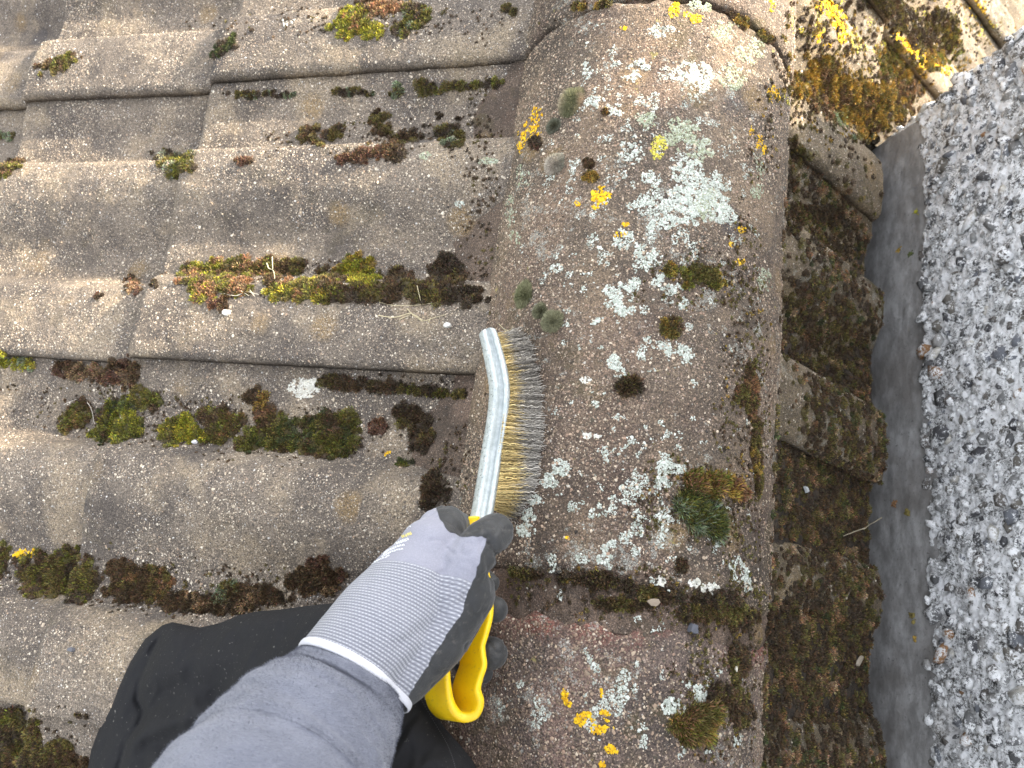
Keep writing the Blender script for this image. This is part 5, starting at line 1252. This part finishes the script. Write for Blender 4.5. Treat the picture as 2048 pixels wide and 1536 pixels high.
coat = np.maximum(coat, ss(0.482, 0.488, D_) * (Y_ < 1360) * (X_ > 790))
# knitted cuff rows between two tilted planes
def plane(px, py, depth, ux, uy, tilt):
    n_ = M @ np.array([ux * math.cos(tilt), uy * math.cos(tilt), -math.sin(tilt)]); return at(px, py, depth), n_ / np.linalg.norm(n_)
pA, nA = plane(828, 1165, 0.449, 0.30, 0.954, math.radians(37)); pB, nB = plane(704, 1338, 0.424, 0.50, 0.866, math.radians(36))
dA = (V - pA) @ nA; dB = (V - pB) @ nB
tA = -dA / np.maximum(dB - dA, 1e-4)
axis_d = norm(pA - pB); u1 = norm(np.cross(axis_d, VIEW)); u2 = np.cross(axis_d, u1)
rel = V - pB; rel = rel - (rel @ axis_d)[:, None] * axis_d
ang = np.arctan2(rel @ u2, rel @ u1)
m, nt, b = newmat('knitted_coated_glove'); g = G(nt); p = g.pos()
t_ = g.attr('row', 'Fac'); a_ = g.attr('ang', 'Fac'); co = g.attr('coat', 'Fac'); mk = g.attr('mark', 'Fac')
rows = 31.0
rw_ = g.math('MULTIPLY', t_, rows * 2 * math.pi)
rowf = g.math('FLOOR', g.math('MULTIPLY', t_, rows))
st = g.math('MULTIPLY', g.math('ADD', g.math('SINE', rw_), 1.0), 0.5)
dots = g.math('MULTIPLY', g.math('ADD', g.math('SINE', g.math('ADD', g.math('MULTIPLY', a_, 92.0), g.math('MULTIPLY', rowf, 2.2))), 1.0), 0.5)
inrib = g.math('MULTIPLY', g.step(t_, -0.012, -0.002), g.step(t_, 1.06, 1.03))
rib = g.math('MULTIPLY', st, g.math('ADD', g.math('MULTIPLY', dots, 0.65), 0.35))
kn = g.noise(p, 1300, 2, 0.6); kn2 = g.noise(p, 55, 4, 0.6)
base = g.mix(kn2, (0.18, 0.18, 0.215), (0.235, 0.235, 0.275))
base = g.mix(g.math('MULTIPLY', g.step(kn, 0.4, 0.7), 0.25), base, (0.34, 0.34, 0.38))
ribc = g.mix(rib, (0.165, 0.168, 0.195), (0.46, 0.465, 0.50))
c = g.mix(inrib, base, ribc)
c = g.mix(mk, c, g.attr('Col'))
dk = g.mix(g.step(g.noise(g.sub(p, (1, 1, 1)), 40, 5, 0.7), 0.4, 0.7), (0.0095, 0.0098, 0.010), (0.024, 0.024, 0.024))
dk = g.mix(g.math('MULTIPLY', g.step(g.noise(g.sub(p, (2, 1, 1)), 300, 5, 0.8), 0.54, 0.70), 0.6), dk, (0.10, 0.088, 0.075))
c = g.mix(g.step(co, 0.42, 0.58), c, dk)
g.l(c, b.inputs['Base Color'])
rr = g.n('ShaderNodeMix'); g.l(g.step(co, 0.42, 0.58), rr.inputs[0]); rr.inputs[2].default_value = 0.9; rr.inputs[3].default_value = 0.62
g.l(rr.outputs[0], b.inputs['Roughness']); b.inputs['Sheen Weight'].default_value = 0.15
hh = g.math('ADD', g.math('MULTIPLY', g.math('MULTIPLY', g.math('MULTIPLY', rib, inrib), g.math('SUBTRACT', 1.0, co, clamp=True)), 1.4), g.math('ADD', g.math('MULTIPLY', kn, 0.25), g.math('MULTIPLY', g.step(co, 0.35, 0.65), 0.9)))
nb_ = g.bump(hh, 0.0007, 0.9); nb_ = g.bump(g.noise(g.sub(p, (3, 3, 3)), 85, 4, 0.55), 0.0028, 0.5, nb_)
g.l(nb_, b.inputs['Normal'])
mat_glove = m
# printed marks on the back of the hand: rows of pale letters, too worn and foreshortened to read whole
mark = np.zeros(len(V)); mcol = np.zeros((len(V), 3))
cut = dB > -0.004
keepv = cut
def subset(V, Fs, keep, extra):
    Fk_ = [f_[keep[f_].all(1)] for f_ in Fs]; used = np.unique(np.concatenate([f_.ravel() for f_ in Fk_])); re = -np.ones(len(V), int); re[used] = np.arange(len(used))
    return V[used], [re[f_] for f_ in Fk_], [e_[used] for e_ in extra]
Vg, Fg, (cg, tg, ag, mg, mcg) = subset(V, Fs, keepv, [coat, tA, ang, mark, mcol])
tg2 = 1 - tg
# row: 0 at the upper edge of the rib, 1 at the hem
Lr = -(Vg - pA) @ nA; Lh = (Vg - pB) @ nB
row = Lr / np.maximum(Lr + Lh, 1e-4)
glove = mesh('glove', Vg, Fg, mat_glove, person, col=mcg, attrs={'coat': cg, 'row': row, 'ang': ag, 'mark': mg})
# white hem of the cuff: a soft band round the wrist
def forearm_ring(pt, n_, scale, count=96):
    """where the plane through pt cuts the glove surface, as polar radii"""
    d_ = (V - pt) @ n_; sel = np.abs(d_) < 0.003
    a1 = norm(np.cross(n_, VIEW)); a2 = np.cross(n_, a1); R_ = V[sel] - pt
    th = np.arctan2(R_ @ a2, R_ @ a1); rr_ = np.hypot(R_ @ a2, R_ @ a1)
    tg_ = np.linspace(-math.pi, math.pi, count, endpoint=False); out = []
    for t in tg_:
        dd = np.abs((th - t + math.pi) % (2 * math.pi) - math.pi); s_ = dd < 0.12
        out.append(np.median(rr_[s_]) if s_.any() else 0.03)
    out = np.array(out); k_ = np.ones(7) / 7; out = np.convolve(np.concatenate([out[-3:], out, out[:3]]), k_, 'valid')
    return pt + (a1[None] * np.cos(tg_)[:, None] + a2[None] * np.sin(tg_)[:, None]) * (out * scale)[:, None], norm(a1[None] * np.cos(tg_)[:, None] + a2[None] * np.sin(tg_)[:, None])
ctr = V[np.abs(dB) < 0.003].mean(0)
rg, rad = forearm_ring(ctr, nB, 1.0)
sec = [(math.cos(t), math.sin(t)) for t in np.linspace(0, 2 * math.pi, 10, endpoint=False)]
Vh = np.array([rg + rad * (0.0001 + 0.0009 * a2_) + nB[None] * (-0.0014 + 0.0024 * a1_) for a1_, a2_ in sec]).transpose(1, 0, 2)
n_, k = Vh.shape[:2]
i = np.arange(n_)[:, None] * k + np.arange(k)[None]; j = np.arange(n_)[:, None] * k + (np.arange(k)[None] + 1) % k
i2 = ((np.arange(n_) + 1) % n_)[:, None] * k + np.arange(k)[None]; j2 = ((np.arange(n_) + 1) % n_)[:, None] * k + (np.arange(k)[None] + 1) % k
mw, nt, b = newmat('white_cuff_hem'); b.inputs['Base Color'].default_value = (0.50, 0.50, 0.53, 1); b.inputs['Roughness'].default_value = 0.95
g = G(nt); g.l(g.bump(g.noise(g.pos(), 900, 2, 0.6), 0.0005, 0.7), b.inputs['Normal'])
mesh('cuff_hem', Vh.reshape(-1, 3), [np.stack([i.ravel(), j.ravel(), j2.ravel(), i2.ravel()], -1)], mw, person)

# sleeve: a soft fleece tube over the forearm
mf, nt, b = newmat('grey_fleece'); g = G(nt); p = g.pos()
mp = g.n('ShaderNodeMapping'); g.l(p, mp.inputs[0]); mp.inputs['Rotation'].default_value = (0, 0, 0.6); mp.inputs['Scale'].default_value = (1, 4, 1)
fz = g.noise(mp.outputs[0], 420, 4, 0.7); fl = g.noise(g.warp(p, 30, 0.02), 38, 5, 0.65)
c = g.mix(g.step(fl, 0.3, 0.7), (0.105, 0.112, 0.142), (0.148, 0.157, 0.195))
c = g.mix(g.math('MULTIPLY', g.step(fz, 0.45, 0.7), 0.3), c, (0.20, 0.207, 0.247))
g.l(c, b.inputs['Base Color']); b.inputs['Roughness'].default_value = 0.95; b.inputs['Sheen Weight'].default_value = 0.2; b.inputs['Sheen Roughness'].default_value = 0.5
nb_ = g.bump(fz, 0.0012, 0.8); nb_ = g.bump(fl, 0.004, 0.5, nb_); g.l(nb_, b.inputs['Normal'])
stn = interp_path([(706, 1352, .4265, 108), (698, 1362, .424, 119), (681, 1390, .419, 134), (655, 1428, .410, 152), (612, 1487, .396, 183), (565, 1560, .380, 208), (500, 1680, .352, 240), (400, 1880, .315, 290), (260, 2200, .27, 350)], 150)
Ps = at(stn[:, 0], stn[:, 1], stn[:, 2]); rs = stn[:, 3] * stn[:, 2] / F
T = norm(np.gradient(Ps, axis=0))
# the opening lies in the same tilted plane as the cuff, easing to square cuts up the arm
blend = np.clip(1 - np.arange(150) / 60, 0, 1)[:, None]
T = norm(T * (1 - blend) + (nB * -1 if (T[0] @ nB) < 0 else nB)[None] * blend)
e1 = norm(np.cross(T, VIEW[None])); e2 = np.cross(T, e1)
nc = 140; an = np.linspace(0, 2 * math.pi, nc, endpoint=False)
AN, SI = np.meshgrid(an, np.arange(150.0), indexing='xy')
disp = 1 + 0.055 * fbm(np.cos(AN) * 1.3 + 3, np.sin(AN) * 1.3, SI / 22, 61, 3) + 0.040 * fbm(np.cos(AN) * 1.0, np.sin(AN) * 1.0, SI / 7, 63, 2) * ss(0, 14, SI)
disp *= 1 - 0.05 * np.clip(1 - SI / 4.0, 0, 1) ** 2
out_ = Ps[:, None] + (e1[:, None] * np.cos(AN)[..., None] + e2[:, None] * np.sin(AN)[..., None]) * (rs[:, None] * disp)[..., None]
inn = Ps[:, None] + (e1[:, None] * np.cos(AN)[..., None] + e2[:, None] * np.sin(AN)[..., None]) * (rs[:, None] * disp - 0.0022)[..., None]
A0 = np.concatenate([inn[30::-1], out_])
R_, k = A0.shape[:2]
i = np.arange(R_ - 1)[:, None] * k + np.arange(k)[None]; j = np.arange(R_ - 1)[:, None] * k + (np.arange(k)[None] + 1) % k
# fleece pile: short loose fibres standing on the cloth
qf = np.random.default_rng(21); nf = 60000
fi = qf.random(nf) * 147; fj = qf.random(nf) * nc; i0 = fi.astype(int); j0 = fj.astype(int) % nc
Pf = out_[i0, j0] + (out_[i0 + 1, j0] - out_[i0, j0]) * (fi - i0)[:, None] + (out_[i0, (j0 + 1) % nc] - out_[i0, j0]) * (fj % 1)[:, None]
Nf = norm(Pf - Ps[i0]); df = norm(Nf + qf.normal(0, 0.55, (nf, 3))); sf = norm(np.cross(df, qf.normal(0, 1, (nf, 3))))
Lf = 0.0012 * qf.uniform(0.5, 1.6, (nf, 1))
Vf = np.stack([Pf - sf * 0.00011 - Nf * 0.0003, Pf + sf * 0.00011 - Nf * 0.0003, Pf + df * Lf], 1).reshape(-1, 3)
nA0 = R_ * k
A0 = np.concatenate([A0.reshape(-1, 3), out_[-1].mean(0)[None] + T[-1:] * 0.03]); capf = np.stack([np.full(k, nA0), (R_ - 1) * k + (np.arange(k) + 1) % k, (R_ - 1) * k + np.arange(k)], -1); nA0 += 1
mesh('sleeve', np.concatenate([A0.reshape(-1, 3), Vf]), [np.stack([i.ravel(), j.ravel(), (j + k).ravel(), (i + k).ravel()], -1), capf, np.arange(nf)[:, None] * 3 + np.arange(3)[None] + nA0], mf, person)

# trousers: knee and thigh resting on the tiles
POLY = [(150, 1640), (172, 1560), (182, 1500), (205, 1440), (232, 1378), (258, 1325), (290, 1278), (325, 1250), (345, 1244), (372, 1250), (400, 1255), (440, 1246), (478, 1230), (520, 1222), (560, 1219), (610, 1212), (665, 1206), (740, 1225),
        (800, 1330), (838, 1382), (868, 1425), (893, 1460), (918, 1487), (945, 1520), (985, 1600), (1040, 1720), (1060, 1900), (100, 1900)]
stp = 4.0
gx = np.arange(60, 1100, stp); gy = np.arange(1180, 1910, stp)
GX, GY = np.meshgrid(gx, gy, indexing='ij')
sd, dx_, dy_ = poly_sd(GX, GY, POLY)
far_ = sd < -stp * 1.5
fx = np.where(sd < 0, GX - dx_, GX); fy = np.where(sd < 0, GY - dy_, GY)
s_ = np.maximum(sd, 0)
e = 0.640 - 0.150 * ss(250, 950, fx) - 0.06 * ss(1500, 1900, fy)
gd = np.sqrt(np.clip(1 - (1 - np.clip(s_ / 95, 0, 1)) ** 2, 0, 1))
near = e - 0.050 * gd - 0.028 * ss(30, 260, s_)
def ridge_line(pts, w):
    dd = np.full(fx.shape, 1e9); sg = np.zeros(fx.shape)
    p_ = np.asarray(pts, float)
    for a, b_ in zip(p_[:-1], p_[1:]):
        ee = b_ - a; wx, wy = fx - a[0], fy - a[1]; t = np.clip((wx * ee[0] + wy * ee[1]) / (ee @ ee), 0, 1)
        d0 = np.hypot(wx - t * ee[0], wy - t * ee[1]); c_ = d0 < dd
        sg = np.where(c_, np.sign(ee[0] * wy - ee[1] * wx), sg); dd = np.minimum(dd, d0)
    return dd, sg
dd, sg = ridge_line([(352, 1225), (322, 1270), (300, 1320), (280, 1370), (278, 1400), (290, 1425), (280, 1450), (255, 1485), (240, 1540), (225, 1640), (215, 1800)], 1)
lft = ss(-3, 5, dd * np.where(fx < np.interp(fy, [1225, 1270, 1320, 1370, 1400, 1425, 1450, 1485, 1540, 1640, 1800], [352, 322, 300, 280, 278, 290, 280, 255, 240, 225, 215]), 1, -1))
near = near + 0.011 * lft * np.clip(s_ / 20, 0, 1) * ss(1235, 1300, fy) + 0.006 * np.exp(-(dd / 9) ** 2) * np.clip(s_ / 20, 0, 1)
d2, _ = ridge_line([(285, 1415), (330, 1385), (390, 1375), (440, 1395)], 1); near += 0.010 * np.exp(-(d2 / 30) ** 2)
d3, _ = ridge_line([(330, 1490), (390, 1450), (450, 1440)], 1); near += 0.007 * np.exp(-(d3 / 22) ** 2)
d4, _ = ridge_line([(270, 1480), (330, 1450), (420, 1425)], 1); near -= 0.005 * np.exp(-(d4 / 16) ** 2)
d5, _ = ridge_line([(400, 1262), (500, 1240), (640, 1235)], 1); near -= 0.003 * np.exp(-(d5 / 20) ** 2)
near = near + (0.0085 * (np.abs(fbm((fx + fy * 0.6) / 70, (fy - fx * 0.5) / 150, 0, 68, 3)) - 0.25) + 0.0030 * fbm(fx / 90, fy / 60, 0, 66, 3) + 0.0012 * fbm(fx / 25, fy / 40, 0, 67, 2)) * np.clip(s_ / 25, 0, 1)
farr = e + 0.030 * gd
okq = ~far_
top = at(fx, fy, near); bot = at(fx, fy, farr)
nu, nv = fx.shape
Q = grid_faces(nu, nv); ok4 = okq.ravel()[Q].all(1) & (sd.ravel()[Q] > 0).any(1); Q = Q[ok4]
nV = nu * nv
bd = (sd.ravel() <= 0)
Q2 = Q.copy()
mapb = np.arange(nV) + nV; mapb[bd] = np.arange(nV)[bd]
Q2 = mapb[Q][:, ::-1]
Vt = np.concatenate([top.reshape(-1, 3), bot.reshape(-1, 3)])
Fa = np.concatenate([Q[:, ::-1], Q2[:, ::-1]]); used = np.unique(Fa); re = -np.ones(len(Vt), int); re[used] = np.arange(len(used))
mt, nt, b = newmat('black_work_trousers'); g = G(nt); p = g.pos()
w1 = g.noise(p, 1500, 2, 0.6); n2 = g.noise(p, 25, 4, 0.6)
c = g.mix(n2, (0.0095, 0.0095, 0.0108), (0.0145, 0.0145, 0.0157))
c = g.mix(g.math('MULTIPLY', g.step(g.noise(g.sub(p, (5, 1, 1)), 420, 3, 0.7), 0.665, 0.70), 0.6), c, (0.20, 0.19, 0.17))
g.l(c, b.inputs['Base Color']); b.inputs['Roughness'].default_value = 0.85; b.inputs['Specular IOR Level'].default_value = 0.22
nb_ = g.bump(w1, 0.0004, 0.6); nb_ = g.bump(n2, 0.006, 0.4, nb_); g.l(nb_, b.inputs['Normal'])
tro = mesh('trousers', Vt[used], [re[Fa]], mt, person)
TRV, TRF = Vt[used], re[Fa]

# printed marks on the back of the glove: rows of worn pale strokes
from mathutils.bvhtree import BVHTree
tris = np.concatenate([f_[:, :3] for f_ in Fg] + [f_[:, [0, 2, 3]] for f_ in Fg if f_.shape[1] == 4])
bv = BVHTree.FromPolygons([tuple(v_) for v_ in Vg], [tuple(int(x_) for x_ in t_) for t_ in tris])
def on_glove(px, py, lift=0.00025):
    d_ = Vector(norm(ray(px, py))); h_ = bv.ray_cast(Vector(C0), d_)
    if h_[0] is None: return None
    n_ = h_[1] if h_[1].dot(d_) < 0 else -h_[1]
    return np.array(h_[0] + n_ * lift)
mkm = leafmat('glove_print', 0.7)
ROWS = [([(831, 1040), (815, 1049), (795, 1062)], 4.5, 'w'), ([(822, 1053), (806, 1058), (786, 1068)], 3.0, 'w'),
        ([(823, 1066), (808, 1072), (790, 1077), (772, 1086), (760, 1096), (750, 1106)], 5.0, 'y'), ([(817, 1078), (800, 1084), (784, 1090), (768, 1099)], 4.5, 'w'),
        ([(809, 1090), (792, 1094), (776, 1102), (764, 1109)], 3.6, 'w'), ([(806, 1098), (790, 1101), (776, 1107), (762, 1115)], 2.8, 'w'),
        ([(779, 1111), (765, 1117), (748, 1125), (732, 1134)], 2.8, 'w')]
mv, mfc, mc = [], [], []
qm = np.random.default_rng(4)
for pts, wd_, cn in ROWS:
    pth = interp_path(pts, 60); seg = np.concatenate([[0], np.cumsum(np.hypot(*np.diff(pth, axis=0).T))]); tot_ = seg[-1]
    x_ = 0.0
    while x_ < tot_ - 2:
        L_ = qm.uniform(1.6, 5.0); gap_ = qm.uniform(0.8, 1.8)
        a_, b_ = x_, min(x_ + L_, tot_)
        for kind_ in range(3):
            # a letter: bar on one side plus one or two cross strokes
            if kind_ == 0: u0, u1, v0, v1 = a_, a_ + 1.5, -0.5, 0.5
            elif kind_ == 1: vv_ = qm.choice([-0.42, 0.30]); u0, u1, v0, v1 = a_, b_, vv_, vv_ + 0.36
            else: u0, u1, v0, v1 = b_ - 1.5, b_, qm.choice([-0.5, 0.0]), 0.5
            q4 = []
            for uu, vv in ((u0, v0), (u1, v0), (u1, v1), (u0, v1)):
                cx_ = np.interp(uu, seg, pth[:, 0]); cy_ = np.interp(uu, seg, pth[:, 1])
                q4.append(on_glove(cx_ + vv * wd_ * 0.45, cy_ + vv * wd_ * 0.9))
            if all(p_ is not None for p_ in q4):
                n0 = len(mv); mv += q4; mfc.append([n0, n0 + 1, n0 + 2, n0 + 3])
                cc_ = (0.66, 0.56, 0.16) if cn == 'y' else (0.70, 0.71, 0.72)
                mc += [cc_] * 4
        x_ += L_ + gap_
if mv: 
    o = mesh('printed_marks', np.array(mv), [np.array(mfc)], mkm, glove, smooth=False, col=np.array(mc))
# stitched seam on the right thigh and a few threads
def tube(path, r, nseg=5):
    P_ = np.asarray(path, float); T_ = norm(np.gradient(P_, axis=0)); a_ = norm(np.cross(T_, [[0.3, 0.2, 1.0]])); b_ = np.cross(T_, a_)
    r = np.broadcast_to(r, (len(P_),))
    V_ = np.stack([P_ + (a_ * math.cos(t_) + b_ * math.sin(t_)) * r[:, None] for t_ in np.linspace(0, 2 * math.pi, nseg, endpoint=False)], 1)
    k_ = nseg; i_ = np.arange(len(P_) - 1)[:, None] * k_ + np.arange(k_)[None]; j_ = np.arange(len(P_) - 1)[:, None] * k_ + (np.arange(k_)[None] + 1) % k_
    F_ = np.stack([i_.ravel(), j_.ravel(), (j_ + k_).ravel(), (i_ + k_).ravel()], -1)
    e0 = np.arange(k_)[::-1][None]; 
    return V_.reshape(-1, 3), F_
# ------------------------------------------------------------------ straw, flakes and chips lying about
def straw(label, pts, r, col, seed, lift=0.0012):
    q_ = np.random.default_rng(seed); Vs, Fs_, off = [], [], 0
    for line in pts:
        pth = interp_path(line, 10 * len(line)); P_, N_, ok_ = cast(pth[:, 0], pth[:, 1])
        k_ = np.ones(5) / 5
        h_ = P_ + N_ * lift
        for c_ in range(3): h_[2:-2, c_] = np.convolve(h_[:, c_], k_, 'valid')
        V_, F_ = tube(h_, r * np.linspace(1, 0.5, len(h_)), 5)
        Vs.append(V_); Fs_.append(F_ + off); off += len(V_)
    V_ = np.concatenate(Vs)
    return tag(mesh('straw_stem', V_, Fs_, MAT['straw'], col=np.tile(np.array(col), (len(V_), 1)) * q_.uniform(0.9, 1.1, (len(V_), 1))), label, 'dry stem')
ST = (0.50, 0.43, 0.27)
straw('branched dry straw lying on the roll above the brush tip', [[(758, 632), (790, 636), (820, 628), (835, 634), (850, 642), (870, 636), (893, 630)], [(815, 618), (826, 630), (848, 645)], [(800, 640), (822, 630)], [(858, 646), (862, 636)]], 0.00042, ST, 1)
straw('short pale straw standing in the long moss strip', [[(540, 532), (546, 548), (554, 568)], [(551, 520), (552, 545)]], 0.0006, (0.55, 0.50, 0.34), 2, 0.006)
straw('pale tangled fibres at the edge of the long moss strip', [[(450, 590), (475, 594), (495, 586), (520, 592)], [(480, 582), (500, 594)], [(500, 580), (512, 596)]], 0.0005, (0.50, 0.46, 0.36), 3, 0.002)
straw('thin dry stem curving under the dark corner moss', [[(760, 606), (790, 612), (830, 612), (880, 606)]], 0.00032, ST, 4)
straw('short upright pale stem at the left of the dark corner moss', [[(837, 577), (840, 590), (844, 606)]], 0.00045, ST, 5, 0.004)
straw('bent dry straw loop over the leftmost lower moss clump', [[(135, 812), (162, 798)], [(182, 806), (190, 822), (196, 850)]], 0.00045, (0.40, 0.36, 0.30), 6, 0.005)
straw('slanting dry twig lying in the trough by the lead strip', [[(1768, 1026), (1745, 1040), (1722, 1056)], [(1722, 1056), (1700, 1064), (1680, 1072)]], 0.0007, (0.42, 0.36, 0.25), 7, 0.004)
straw('thin pale fibres on the end of the bristles moss above the brush', [[(1000, 650), (1015, 662), (1030, 655)]], 0.0003, ST, 8)
def chip(label, px, py, rx, ry, col, seed, name='stone_chip', cat='stone chip', th=0.0016, ang=0.0, hgt=0.001):
    q_ = np.random.default_rng(seed); P_, N_, ok_ = cast([px], [py]); P_, N_ = P_[0], N_[0]
    dep = float((P_ - C0) @ VIEW); n_ = 9; t_ = np.linspace(0, 2 * math.pi, n_, endpoint=False) + q_.uniform(-.2, .2, n_); rr_ = q_.uniform(0.65, 1.15, n_)
    ex_ = M[:, 0] - N_ * (M[:, 0] @ N_); ex_ /= np.linalg.norm(ex_); ey_ = np.cross(N_, ex_)
    u_ = rx * rr_ * np.cos(t_); v_ = ry * rr_ * np.sin(t_); u_, v_ = u_ * math.cos(ang) - v_ * math.sin(ang), u_ * math.sin(ang) + v_ * math.cos(ang)
    ring_ = (ex_[None] * u_[:, None] - ey_[None] * v_[:, None]) * dep / F
    lo_ = P_ + ring_ + N_ * (hgt - 0.001); hi_ = P_ + ring_ * 0.86 + N_ * (hgt + th)
    V_ = np.concatenate([lo_, hi_, [P_ + N_ * (hgt + th * 1.15)]]); i_ = np.arange(n_); j_ = (i_ + 1) % n_
    F1_ = np.stack([i_, j_, j_ + n_, i_ + n_], -1); F2_ = np.stack([i_ + n_, j_ + n_, np.full(n_, 2 * n_)], -1)
    return tag(mesh(name, V_, [F1_, F2_], MAT['grit'], smooth=False, col=np.tile(np.array(col), (len(V_), 1))), label, cat)
chip('blue grey slate chip stuck in the mossy lower ridge joint', 1381, 1256, 12, 13, (0.09, 0.092, 0.105), 1, th=0.003)
chip('pale stone chip just above the brush tip on the tile', 895, 652, 9, 6, (0.52, 0.51, 0.47), 2)
chip('white pebble under the red brown tuft', 455, 626, 11, 7, (0.60, 0.58, 0.52), 3)
chip('white flake below the yellow green moss clump', 390, 886, 6, 4, (0.70, 0.70, 0.72), 4)
chip('broken pale shell like flake in the trough moss', 1708, 1318, 13, 6, (0.34, 0.29, 0.22), 5, ang=-0.5, hgt=0.005)
chip('long grey chip beside the lower pebbledash moss', 1606, 980, 9, 6, (0.42, 0.43, 0.42), 6, hgt=0.004, ang=0.6)
chip('pale chip on the lowest ridge tile near its right side', 1466, 1337, 4, 8, (0.60, 0.56, 0.46), 7)
chip('rounded cream pebble in the mortar joint', 1305, 1205, 17, 11, (0.24, 0.19, 0.14), 8, th=0.003)
chip('dark oval pebble low on the left tile above the knee', 145, 1300, 8, 6, (0.10, 0.10, 0.11), 9)

# scraps of moss and leaf lying on the lead strip
def scrap(label, px, py, r, pal_, seed):
    q_ = np.random.default_rng(seed); n_ = 22
    d_ = ray(px, py); t_ = (0.3672 - C0[0]) / d_[0]; P0 = C0 + d_ * t_
    Nn = norm(np.array([-1.0, 0, 0.12])); a_ = norm(np.cross(Nn, [0, 0, 1.0])); b_ = np.cross(Nn, a_)
    off = q_.normal(0, r, (n_, 2)); P_ = P0 + a_ * off[:, :1] + b_ * off[:, 1:] + Nn * 0.0006
    V_, F_, c_ = flakes(P_, np.tile(Nn, (n_, 1)), 0.0013 * np.exp(q_.normal(0, 0.4, n_)), np.array([PAL[pal_]]) * q_.uniform(0.6, 1.5, (n_, 1)), q_)
    tag(mesh('moss_scrap', V_, [F_], MAT['lichen'], smooth=False, col=c_), label, 'moss scrap', 'moss scraps on the lead strip')
scrap('yellow green leaf scrap on the upper part of the lead strip', 1832, 424, 0.0016, 'bright', 1)
scrap('dark green moss scrap on the lead strip beside an ochre one', 1822, 508, 0.0014, 'deep', 2)
scrap('ochre moss scrap on the upper lead strip', 1798, 500, 0.0012, 'gold', 3)
scrap('rusty scrap on the lead strip level with the thumb', 1790, 1006, 0.0016, 'rust', 4)
scrap('olive scrap touching the rusty scrap on the lead strip', 1816, 1024, 0.0018, 'olive', 5)
scrap('dark olive moss scrap on the lower lead strip', 1826, 1232, 0.0022, 'olive', 6)
scrap('orange tan scrap just below the dark olive one on the lead', 1830, 1276, 0.0013, 'gold', 7)

# grey stitching along the seam of the right thigh
bt = BVHTree.FromPolygons([tuple(v_) for v_ in TRV], [tuple(int(x_) for x_ in t_) for t_ in np.concatenate([TRF[:, :3], TRF[:, [0, 2, 3]]])])
sv, sf_ = [], []
pth = interp_path([(842, 1398), (866, 1440), (890, 1480), (904, 1512), (914, 1550)], 80)
for a_, b_ in zip(pth[::2], pth[1::2]):
    t_ = norm(b_ - a_); n_ = np.array([-t_[1], t_[0]]) * 0.7; q4 = []
    for p_ in (a_ - n_, b_ - n_, b_ + n_, a_ + n_):
        h_ = bt.ray_cast(Vector(C0), Vector(norm(ray(p_[0], p_[1]))))
        if h_[0] is not None: q4.append(np.array(h_[0]) - norm(ray(p_[0], p_[1])) * 0.0003)
    if len(q4) == 4: sf_.append([len(sv) + k_ for k_ in range(4)]); sv += q4
if sv: mesh('stitching', np.array(sv), [np.array(sf_)], MAT['straw'], tro, smooth=False, col=np.tile([0.07, 0.07, 0.075], (len(sv), 1)))
